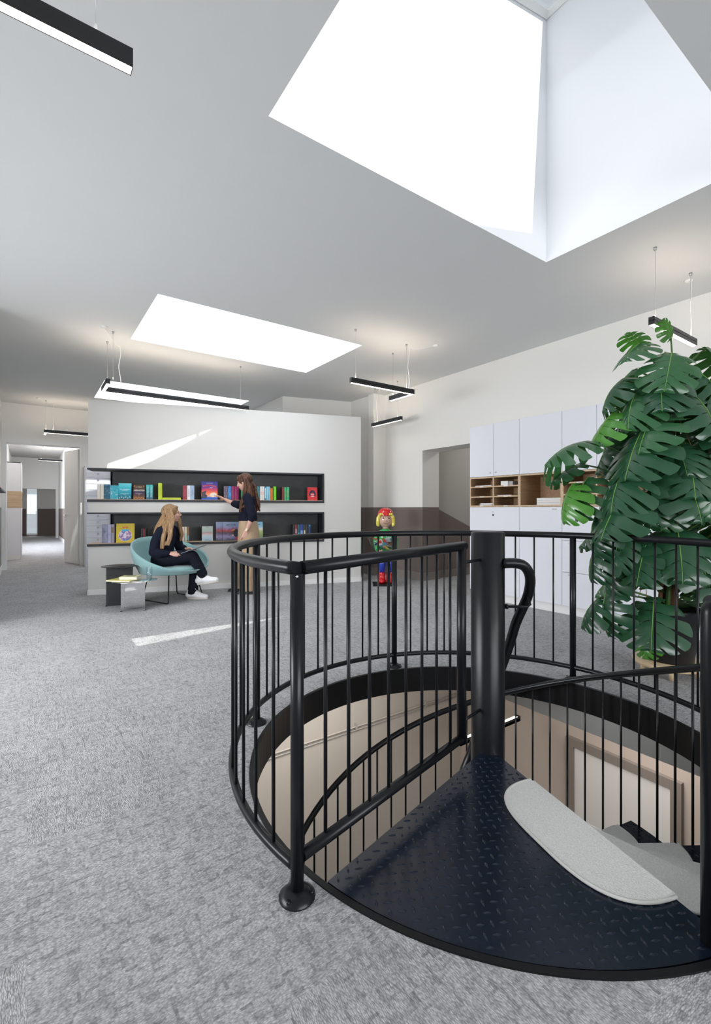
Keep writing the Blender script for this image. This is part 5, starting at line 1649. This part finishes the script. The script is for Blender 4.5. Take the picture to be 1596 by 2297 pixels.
locks(b, [([(-.03, -.085, 1.62), (.005, -.100, 1.50), (-.005, -.135, 1.36), (-.045, -.150, 1.25), (-.055, -.150, 1.14)], 9, .022),
          ([(.00, -.070, 1.63), (.045, -.085, 1.50), (.060, -.115, 1.37), (.030, -.150, 1.28), (-.02, -.155, 1.20)], 8, .02),
          ([(.03, .0, 1.62), (.085, .0, 1.50), (.110, -.03, 1.38), (.135, -.05, 1.27), (.170, -.07, 1.15)], 9, .026),
          ([(.02, .05, 1.61), (.07, .06, 1.50), (.10, .08, 1.38), (.13, .07, 1.28), (.15, .06, 1.20)], 7, .026),
          ([(-.04, .085, 1.60), (.0, .095, 1.48), (-.03, .12, 1.36), (-.055, .12, 1.26)], 6, .02)], 12, 5, .018, .003)
remeshed(b, 'hair', ST, HB, .006, 1, .4)
for (o_, tx, ax, ay) in (('n', -.13, .025, -.09), ('f', -.28, -.125, .10)):
    b = MB(); limb(b, [(ax+.055, ay, .035), (ax-.03, ay, .045), (ax-.115, ay, .028), (ax-.16, ay, .022)], [.033, .036, .028, .018]); b.box((ax-.175, ay-.03, .002), (ax+.085, ay+.03, .012), skin)
    remeshed(b, 'shoe', ST, shoe_b, .006, 3)
b = MB(); w0 = Vector((.036, -.197, .905)); dv = Vector((-.40, .06, -.9)).normalized()
ra = dv.to_track_quat('Z', 'Y').to_matrix().to_4x4()
b.lathe([(.0245, -.006), (.0265, -.006), (.0265, .006), (.0245, .006)], ink((.40, .22, .08)), w0, 20, mtx=ra)
b.box((-.013, -.017, -.003), (.013, .017, .003), ink((.80, .74, .55)), Matrix.Translation(w0+Vector((0, -.027, 0))) @ Matrix.Rotation(.4, 4, 'Y') @ Matrix.Rotation(pi/2, 4, 'X'))
b.build('wristwatch', ST)

# ---------------- person sitting in the lounge chair
SI = empty('person', C(-2.321, 6.10), OFFR)
tag(SI, 'seated person with long blond hair, dark clothes and white sneakers holding a tablet', 'person')
b = MB()
mt, P = head_shape(b, (-.088, .01, 1.125), radians(22), radians(4))
limb(b, [(-.105, 0, 1.05), (-.130, 0, .985), (-.14, 0, .94)], [.048, .048, .058])
rings(b, [(-.19, 0, .44, .13, .165), (-.20, 0, .52, .125, .165), (-.195, 0, .62, .095, .135), (-.180, 0, .72, .092, .135), (-.160, 0, .82, .100, .150), (-.150, 0, .90, .085, .150), (-.145, 0, .95, .055, .09), (-.14, 0, .975, .045, .05)])
A, Bf = (-.165, -.145, .905), (-.120, .150, .905)
EN, EF = (-.235, -.205, .640), (-.06, .205, .665)
WN, WF = (-.050, -.165, .622), (.062, .120, .655)
limb(b, [A, (-.21, -.19, .77), EN], [.046, .040, .034]); limb(b, [EN, (-.14, -.195, .625), WN], [.034, .031, .0215])
limb(b, [Bf, (-.09, .19, .78), EF], [.046, .040, .034]); limb(b, [EF, (.0, .17, .66), WF], [.034, .031, .0215])
hand(b, WN, (.92, .36, .02), (-.10, -.45, .88), (.16, .20, .24, .28), thumb_side=-1, thumb_curl=.2, spread=.02)
hand(b, WF, (.92, -.35, .10), (-.05, .35, .93), (.15, .2, .2, .25), thumb_side=1, spread=.02)
KN, KF = (.205, -.045, .575), (.195, .075, .47)
limb(b, [(-.17, -.085, .50), (.03, -.07, .555), KN], [.082, .070, .052]); limb(b, [KN, (.275, -.03, .44), (.320, -.02, .33)], [.052, .050, .036])
limb(b, [(-.17, .085, .47), (.02, .08, .475), KF], [.082, .070, .052]); limb(b, [KF, (.185, .07, .28), (.165, .065, .09)], [.052, .048, .036])
body = remeshed(b, 'body', SI, skin, .0042, 3, .5); body['label'] = 'face and hands with bare skin'
face_parts(SI, mt, P, brow=(.20, .12, .05), glasses=True)
b = MB()
rings(b, [(-.195, 0, .47, .150, .185), (-.195, 0, .55, .148, .182), (-.195, 0, .64, .128, .165), (-.180, 0, .74, .122, .160), (-.160, 0, .83, .122, .170), (-.150, 0, .91, .103, .168), (-.142, 0, .965, .066, .098), (-.138, 0, .99, .056, .064)])
limb(b, [A, (-.215, -.192, .77), EN], [.066, .062, .058]); limb(b, [EN, (-.15, -.200, .624), (-.068, -.172, .622)], [.060, .056, .038])
limb(b, [Bf, (-.09, .192, .78), EF], [.066, .062, .058]); limb(b, [EF, (.0, .17, .662), (.045, .13, .657)], [.058, .050, .036])
remeshed(b, 'sweater', SI, knit, .008, 3)
b = MB()
limb(b, [(-.19, -.09, .515), (.02, -.07, .565), (.205, -.045, .575)], [.108, .092, .072]); limb(b, [(.205, -.045, .575), (.275, -.03, .44), (.322, -.018, .345)], [.072, .070, .066])
limb(b, [(-.19, .09, .50), (.02, .08, .485), KF], [.108, .092, .074]); limb(b, [KF, (.185, .07, .28), (.168, .066, .10)], [.074, .068, .064])
rings(b, [(.165, .066, .065, .072, .066), (.178, .068, .22, .062, .060)])
limb(b, [(-.20, 0, .50), (-.16, 0, .50)], [.11, .11])
remeshed(b, 'trousers', SI, navy, .008, 3)
HL = hair_mat('blond hair', (.17, .095, .045), (.28, .165, .08), (.42, .27, .14))
b = MB()
b.ball(P(-.024, 0, .032), (.106, .088, .099), skin, 20, 14, mt); b.ball(P(.035, 0, .080), (.050, .062, .028), skin, 16, 10, mt)
locks(b, [([(-.10, -.080, 1.19), (-.085, -.105, 1.06), (-.11, -.150, .94), (-.12, -.175, .82), (-.135, -.175, .68)], 11, .026),
          ([(-.06, -.080, 1.18), (-.030, -.098, 1.06), (-.045, -.130, .94), (-.045, -.145, .83), (-.075, -.155, .72)], 9, .024),
          ([(-.14, -.055, 1.20), (-.165, -.085, 1.06), (-.20, -.13, .96), (-.225, -.15, .88), (-.235, -.16, .80)], 9, .024),
          ([(-.17, .0, 1.18), (-.20, .0, 1.05), (-.245, -.02, .94), (-.275, -.02, .84), (-.285, -.02, .74)], 9, .028),
          ([(-.15, .06, 1.18), (-.18, .07, 1.05), (-.22, .08, .94), (-.25, .08, .84)], 7, .026),
          ([(-.06, .085, 1.16), (-.03, .10, 1.04), (-.02, .12, .94), (.0, .12, .84), (-.01, .11, .76)], 7, .02)], 12, 9, .019, .0035)
remeshed(b, 'hair', SI, HL, .006, 1, .4)
def sneaker(base, direction, tilt, name='sneaker'):
    """direction: heading angle in plan, tilt: toe raised"""
    b = MB(); u = MB()
    limb(b, [(-.05, 0, .055), (.0, 0, .062), (.06, 0, .050), (.13, 0, .036), (.185, 0, .032)], [.043, .043, .044, .042, .033])
    limb(b, [(-.035, 0, .06), (-.02, 0, .108)], [.043, .044])
    limb(b, [(.03, 0, .085), (.09, 0, .062)], [.036, .034])
    sh = remeshed(b, name, SI, shoe_w, .005, 2, .5)
    n = 24; poly = []
    for k in range(n):
        a = 2*pi*k/n; x = .070+.147*cos(a); wv = .036+.008*cos(a)-.006*cos(2*a); poly.append((x, wv*sin(a)*1.05))
    u.prism(poly, 0, .022, sole_m); so = u.build('sole', sh)
    l = MB()
    for k in range(4):
        x = .045+.022*k; z = .119-.012*k; l.tube([(x, -.024, z-.008), (x+.004, 0, z+.003), (x, .024, z-.008)], .0032, ink((.85, .85, .86)), 6)
    l.tube([(.04, 0, .122), (.055, -.03, .14), (.08, -.035, .105)], .0025, ink((.85, .85, .86)), 6); l.tube([(.04, 0, .122), (.06, .03, .145), (.09, .035, .105)], .0025, ink((.85, .85, .86)), 6)
    l.build('laces', sh)
    sh.location = base; sh.rotation_euler = (0, -tilt, direction)
    return sh
sneaker((.165, .055, .003), radians(-6), 0.0)
sneaker((.325, -.010, .205), radians(-4), radians(10))
t = empty('tablet', C(-2.321+.205, 6.10-.01, .660), OFFR); t.rotation_euler = (0, -radians(19.5), OFFR)
tag(t, 'thin grey tablet held over the crossed knee of the seated person', 'tablet')
b = MB(); b.rbox((-.135, -.12, -.004), (.135, .12, .004), plain('grey tablet shell', (.20, .22, .27), .3, .4), .003); b.build('tablet_body', t)
b = MB(); b.box((-.125, -.11, .004), (.125, .11, .0046), plain('tablet screen', (.25, .28, .36), .08, coat=.5)); b.build('screen', t)
# ================================================================ monstera
random.seed(11)
def leaf_mat(name, c1, c2):
    m, nt, b = node_mat(name); N, L = nt.nodes, nt.links
    tc = N.new('ShaderNodeTexCoord'); nz = N.new('ShaderNodeTexNoise'); nz.inputs['Scale'].default_value = 5
    L.new(tc.outputs['Object'], nz.inputs['Vector'])
    mx = N.new('ShaderNodeMix'); mx.data_type = 'RGBA'; mx.inputs[6].default_value = (*c1, 1); mx.inputs[7].default_value = (*c2, 1)
    L.new(nz.outputs['Fac'], mx.inputs[0]); L.new(mx.outputs[2], b.inputs['Base Color'])
    setp(b, rough=.30, coat=.25)
    tr = N.new('ShaderNodeBsdfTranslucent'); tr.inputs[0].default_value = (.10, .30, .03, 1)
    ms = N.new('ShaderNodeMixShader'); ms.inputs[0].default_value = .14
    out = nt.nodes['Material Output']
    L.new(b.outputs[0], ms.inputs[1]); L.new(tr.outputs[0], ms.inputs[2]); L.new(ms.outputs[0], out.inputs[0])
    return m
LM = [leaf_mat('monstera leaf dark', (.014, .068, .032), (.028, .105, .050)), leaf_mat('monstera leaf mid', (.022, .100, .038), (.045, .155, .060)), leaf_mat('monstera leaf young', (.055, .22, .025), (.09, .30, .04))]
RIB = plain('leaf rib green', (.16, .34, .07), .45, var=.05)
STEM = plain('petiole green', (.07, .16, .035), .45, var=.15)
BARK = plain('coir pole', (.12, .055, .028), .95, var=.45, scale=60, bump=1.0, bscale=150)
ROOT = plain('brown sheath', (.26, .13, .055), .7, var=.3, scale=20)
def monstera_leaf(size, mat, droop, fold, seed, nl=6):
    """blade with deep slits and small holes near the rib; base at the origin, tip along +x"""
    rnd = random.Random(seed)
    b = MB()
    def outline(t):     # t from 0 (sinus at base) to 1 (tip): a broad heart
        t = max(0, t)**.80; a = pi*(1.12-1.12*t)              # direction of the margin as seen from a point on the rib
        r = .46+.10*sin(pi*t)-.02*cos(2*pi*t)
        x = .42+r*cos(a)*1.10; y = r*sin(a)*.96
        return Vector((x, max(y, .012 if t < .1 else 0), 0))
    def ribpt(t): return Vector((.02+.93*max(0, (t-.12))/.88, 0, 0)) if t > .12 else Vector((.02, 0, 0))
    NU, NV = 9, 3
    for side in (-1, 1):
        jit = [rnd.uniform(-.012, .012) for _ in range(nl+1)]
        for i in range(nl):
            t0 = i/nl+(jit[i] if i else 0); t1 = (i+1)/nl+(jit[i+1] if i < nl-1 else 0)
            hole = rnd.random() < .65
            st = rnd.uniform(.32, .50)
            gmax = rnd.uniform(.20, .38)
            vs = []
            for u in range(NU+1):
                uu = u/NU
                g0 = g1 = 0.0
                if uu > st: g0 = g1 = gmax*min(1, (uu-st)/.22)**.8
                if hole and .10 < uu < .24: g1 = .16
                if i == nl-1: g1 = 0.0
                if i == 0: g0 = 0.0
                if uu > .96: g0 += .07; g1 += .07
                for v in range(NV+1):
                    f = v/NV
                    ff = g0*.5+(1-g0*.5-g1*.5)*f
                    t = t0+(t1-t0)*ff
                    p = ribpt(t).lerp(outline(t), uu*(1.0-.03*abs(f-.5)*2*(uu > .96)))
                    # veins arch forward
                    p.x += .05*sin(pi*uu)*(1-t)
                    y = p.y
                    z = -fold*abs(y)**1.5*1.25 - droop*(max(0, p.x))**2*.55 - (.10*uu**3)*droop + .022*sin(f*pi)*uu*(1-uu)*4*.6
                    z -= .16*droop*max(0, -p.x+.1)
                    vs.append(Vector((p.x*(1-.12*droop*p.x), side*y*(1-.10*fold), z))*size)
            fs = []
            for u in range(NU):
                for v in range(NV):
                    q = (u*(NV+1)+v, u*(NV+1)+v+1, (u+1)*(NV+1)+v+1, (u+1)*(NV+1)+v)
                    fs.append(q if side > 0 else q[::-1])
            b.add(vs, fs, mat, True)
    pts = []; 
    for k in range(8):
        x = .95*k/7; pts.append(Vector((x*(1-.12*droop*x), 0, -droop*x*x*.55+.003))*size)
    b.tube(pts, [.0042*size/.4*(1-.09*k) for k in range(8)], RIB, 6)
    return b
PL = C(2.262, 3.36)
plant = empty('potted_monstera', PL, OFFR); tag(plant, 'tall monstera plant with split leaves in a black pot', 'plant')
LIB = [[monstera_leaf(1.0, LM[m_], d_, f_, 40+m_*10+k, 6 + (k % 2)).build('leaf', plant, fix=False) for k, (d_, f_) in enumerate(((.35, .55), (.75, .75), (.55, .35)))] for m_ in range(3)]
used = set()
def leaf(tip_dir, base, size, roll=0.0, kind=0, var=0, petiole_from=None, pitch=None):
    """tip_dir: direction of the blade; its upper side is kept up and outwards"""
    src = LIB[kind][var]
    key = (kind, var)
    if key in used: o = src.copy(); COL.objects.link(o)
    else: o = src; used.add(key)
    x = Vector(tip_dir).normalized(); up = Vector((0, 0, 1))
    out = Vector((x.x, x.y, 0)); 
    if out.length < .05: out = Vector((0, -1, 0))
    out.normalize()
    up = (up*.6+out*.9) if x.z < -.3 else up
    z = (up-x*up.dot(x)).normalized(); y = z.cross(x)
    m = Matrix((x, y, z)).transposed().to_4x4()
    o.matrix_basis = Matrix.Translation(Vector(base)) @ m @ Matrix.Rotation(roll, 4, 'X') @ Matrix.Scale(size, 4)
    if petiole_from is not None:
        s = Vector(petiole_from); e = Vector(base)
        mid = s.lerp(e, .55)+Vector((0, 0, .10*(e-s).length+.02))
        b = MB(); pts = [s.lerp(mid, k/4).lerp(mid.lerp(e, k/4), k/4) for k in range(5)]
        pts += [e]
        b.tube(pts, [.0085, .0075, .0065, .006, .0055, .005], STEM, 6); b.build('petiole', plant)
    return o
# pot, stand, moss pole
b = MB(); b.lathe([(0, .105), (.150, .105), (.188, .46), (.196, .465), (.194, .475), (.180, .475), (.178, .44), (0, .43)], plain('black plant pot', (.016, .017, .022), .5, var=.05), n=40); b.build('pot', plant)
b = MB(); b.lathe([(0, .425), (.178, .425), (.178, .435), (.1, .445), (0, .442)], plain('potting soil', (.05, .03, .018), .95, var=.4, scale=50, bump=1, bscale=80), n=30); b.build('soil', plant)
stand = empty('plant_roller', PL, OFFR); tag(stand, 'round pine board on feet carrying the black plant pot', 'plant stand')
b = MB(); b.lathe([(0, .070), (.222, .070), (.230, .076), (.230, .096), (.224, .102), (0, .102)], M['wood_disc'], n=48); b.build('board', stand)
for k in range(4):
    a = pi/4+k*pi/2+.3; b = MB(); b.cyl((.16*cos(a), .16*sin(a), 0), (.16*cos(a), .16*sin(a), .07), .020, M['wood_disc'], 14); b.build('foot', stand)
b = MB(); pts = [(.0+.012*sin(k*1.1), 0, .43+.125*k) for k in range(14)]
b.tube(pts, [.040+.006*sin(k*2.3) for k in range(14)], BARK, 14); b.build('moss_pole', plant)
for q in range(5):
    b = MB(); a = q*1.26; pts = [((.050+.012*sin(k+q))*cos(a+k*.22), (.050+.012*sin(k+q))*sin(a+k*.22), .43+.13*k) for k in range(14 - q % 3)]
    b.tube(pts, [.017-.0006*k for k in range(len(pts))], STEM if q % 2 else ROOT, 8); b.build('stem', plant)
random.seed(5)
for q in range(9):
    z = random.uniform(.9, 2.0); a = random.uniform(0, 6.28); b = MB(); pts = []
    for k in range(9): pts.append(((.05+.035*k*(1 if k < 4 else .9))*cos(a+.1*k), (.05+.03*k)*sin(a+.1*k), z-.02*k*k*(.35+.1*(q % 3))))
    pts = [p for p in pts if p[2] > .46]
    if len(pts) > 2: b.tube(pts, [.005-.0004*k for k in range(len(pts))], ROOT, 6); b.build('aerial_root', plant)
# large leaves placed as seen (x right, y away, z up from the pot)
def Lp(px, py, d=0.0):
    dd = 3.36+d
    return Vector(((px-CX)/FX*dd-2.262, d, H-(py-HY)/FX*dd))
hand_leaves = [   # base px,py, depth, tip px,py,depth, size, kind, var, roll
 (1436, 770, -.05, 1385, 800, -.22, .36, 1, 0, .1), (1440, 778, .05, 1412, 738, .0, .24, 2, 2, .2), (1492, 790, .0, 1560, 800, -.15, .34, 1, 1, -.1),
 (1506, 760, .05, 1504, 735, .05, .20, 2, 2, 0), (1482, 832, -.18, 1486, 885, -.34, .46, 0, 0, 0), (1540, 880, -.1, 1600, 900, -.2, .42, 0, 0, -.1),
 (1432, 876, -.12, 1392, 925, -.25, .42, 1, 1, .15), (1398, 850, -.0, 1340, 890, .0, .38, 0, 1, .3), (1376, 925, -.05, 1330, 975, -.1, .40, 2, 0, .1),
 (1320, 990, -.05, 1190, 1000, -.10, .50, 1, 1, .35), (1442, 965, -.2, 1400, 1040, -.36, .56, 0, 0, .1), (1535, 990, -.2, 1560, 1060, -.36, .56, 0, 0, -.1),
 (1565, 915, -.1, 1600, 1000, -.2, .50, 0, 1, 0), (1320, 1070, -.05, 1280, 1120, -.1, .40, 1, 1, .2), (1285, 1085, -.08, 1240, 1150, -.1, .36, 2, 1, 0), (1300, 1040, .05, 1215, 1075, .05, .34, 0, 0, .2),
 (1406, 1050, -.22, 1360, 1100, -.35, .46, 0, 1, .1), (1400, 1110, -.25, 1345, 1180, -.38, .50, 0, 0, .15), (1530, 1060, -.22, 1570, 1120, -.35, .48, 0, 0, -.2),
 (1466, 1100, -.2, 1460, 1150, -.3, .34, 0, 2, 0), (1340, 1150, -.1, 1300, 1230, -.12, .40, 0, 1, .2), (1520, 1185, -.25, 1530, 1240, -.42, .52, 0, 2, 0),
 (1400, 1190, -.15, 1370, 1240, -.25, .38, 0, 1, 0), (1450, 1220, -.22, 1428, 1290, -.36, .42, 0, 0, 0), (1345, 1215, -.1, 1300, 1280, -.12, .36, 0, 1, .1),
 (1372, 1260, -.1, 1345, 1310, -.1, .34, 0, 1, 0), (1362, 1325, -.1, 1332, 1405, -.12, .40, 0, 1, .2), (1345, 1340, -.05, 1290, 1380, -.05, .32, 0, 1, .1),
 (1468, 1345, -.22, 1462, 1420, -.40, .48, 0, 0, 0), (1450, 1415, -.2, 1440, 1460, -.24, .24, 2, 2, .2), (1560, 1240, -.1, 1596, 1300, -.2, .42, 0, 0, -.1),
 (1570, 1330, .05, 1590, 1400, .0, .34, 0, 1, 0), (1548, 840, .1, 1596, 870, .1, .36, 1, 1, 0), (1380, 975, .1, 1340, 1030, .12, .42, 0, 0, 0),
 (1585, 1080, -.05, 1610, 1160, -.1, .46, 0, 1, 0), (1480, 900, .12, 1440, 950, .2, .40, 0, 0, .1), (1420, 830, .12, 1392, 855, .15, .34, 1, 0, 0),
 (1590, 780, .0, 1640, 830, 0, .40, 1, 1, 0), (1630, 950, 0, 1700, 1010, 0, .48, 0, 1, 0), (1640, 1120, 0, 1700, 1200, 0, .48, 0, 1, 0)]
for (bx, by, bd, tx, ty, td, sz, kd, vr, rl) in hand_leaves:
    base = Lp(bx, by, bd); tip = Lp(tx, ty, td)
    d = tip-base
    root_z = max(.50, min(2.1, base.z-.12-.25*abs(base.x)))
    leaf(d, base, sz*.86, rl, kd, vr, (.03*(1 if base.x > 0 else -1), 0, root_z))
random.seed(17)
for k in range(34):
    z = .62+1.55*(k/34)**.9
    a = k*2.399+.4
    rad = (.46 if z < 1.5 else .46-.22*(z-1.5))*random.uniform(.45, 1.0)
    base = Vector((rad*cos(a), rad*sin(a), z+.12*random.random()))
    if base.y < -.25 and abs(base.x) < .25: base.y = -.2
    d = Vector((cos(a+random.uniform(-.4, .4)), sin(a+random.uniform(-.4, .4)), random.uniform(-1.5, -.5)))
    leaf(d, base, random.uniform(.30, .42), random.uniform(-.3, .3), random.choice((0, 0, 0, 1)), random.randrange(3), (0, 0, max(.5, z-.2)))
for i in range(3):
    for j in range(3):
        if (i, j) not in used: bpy.data.objects.remove(LIB[i][j])
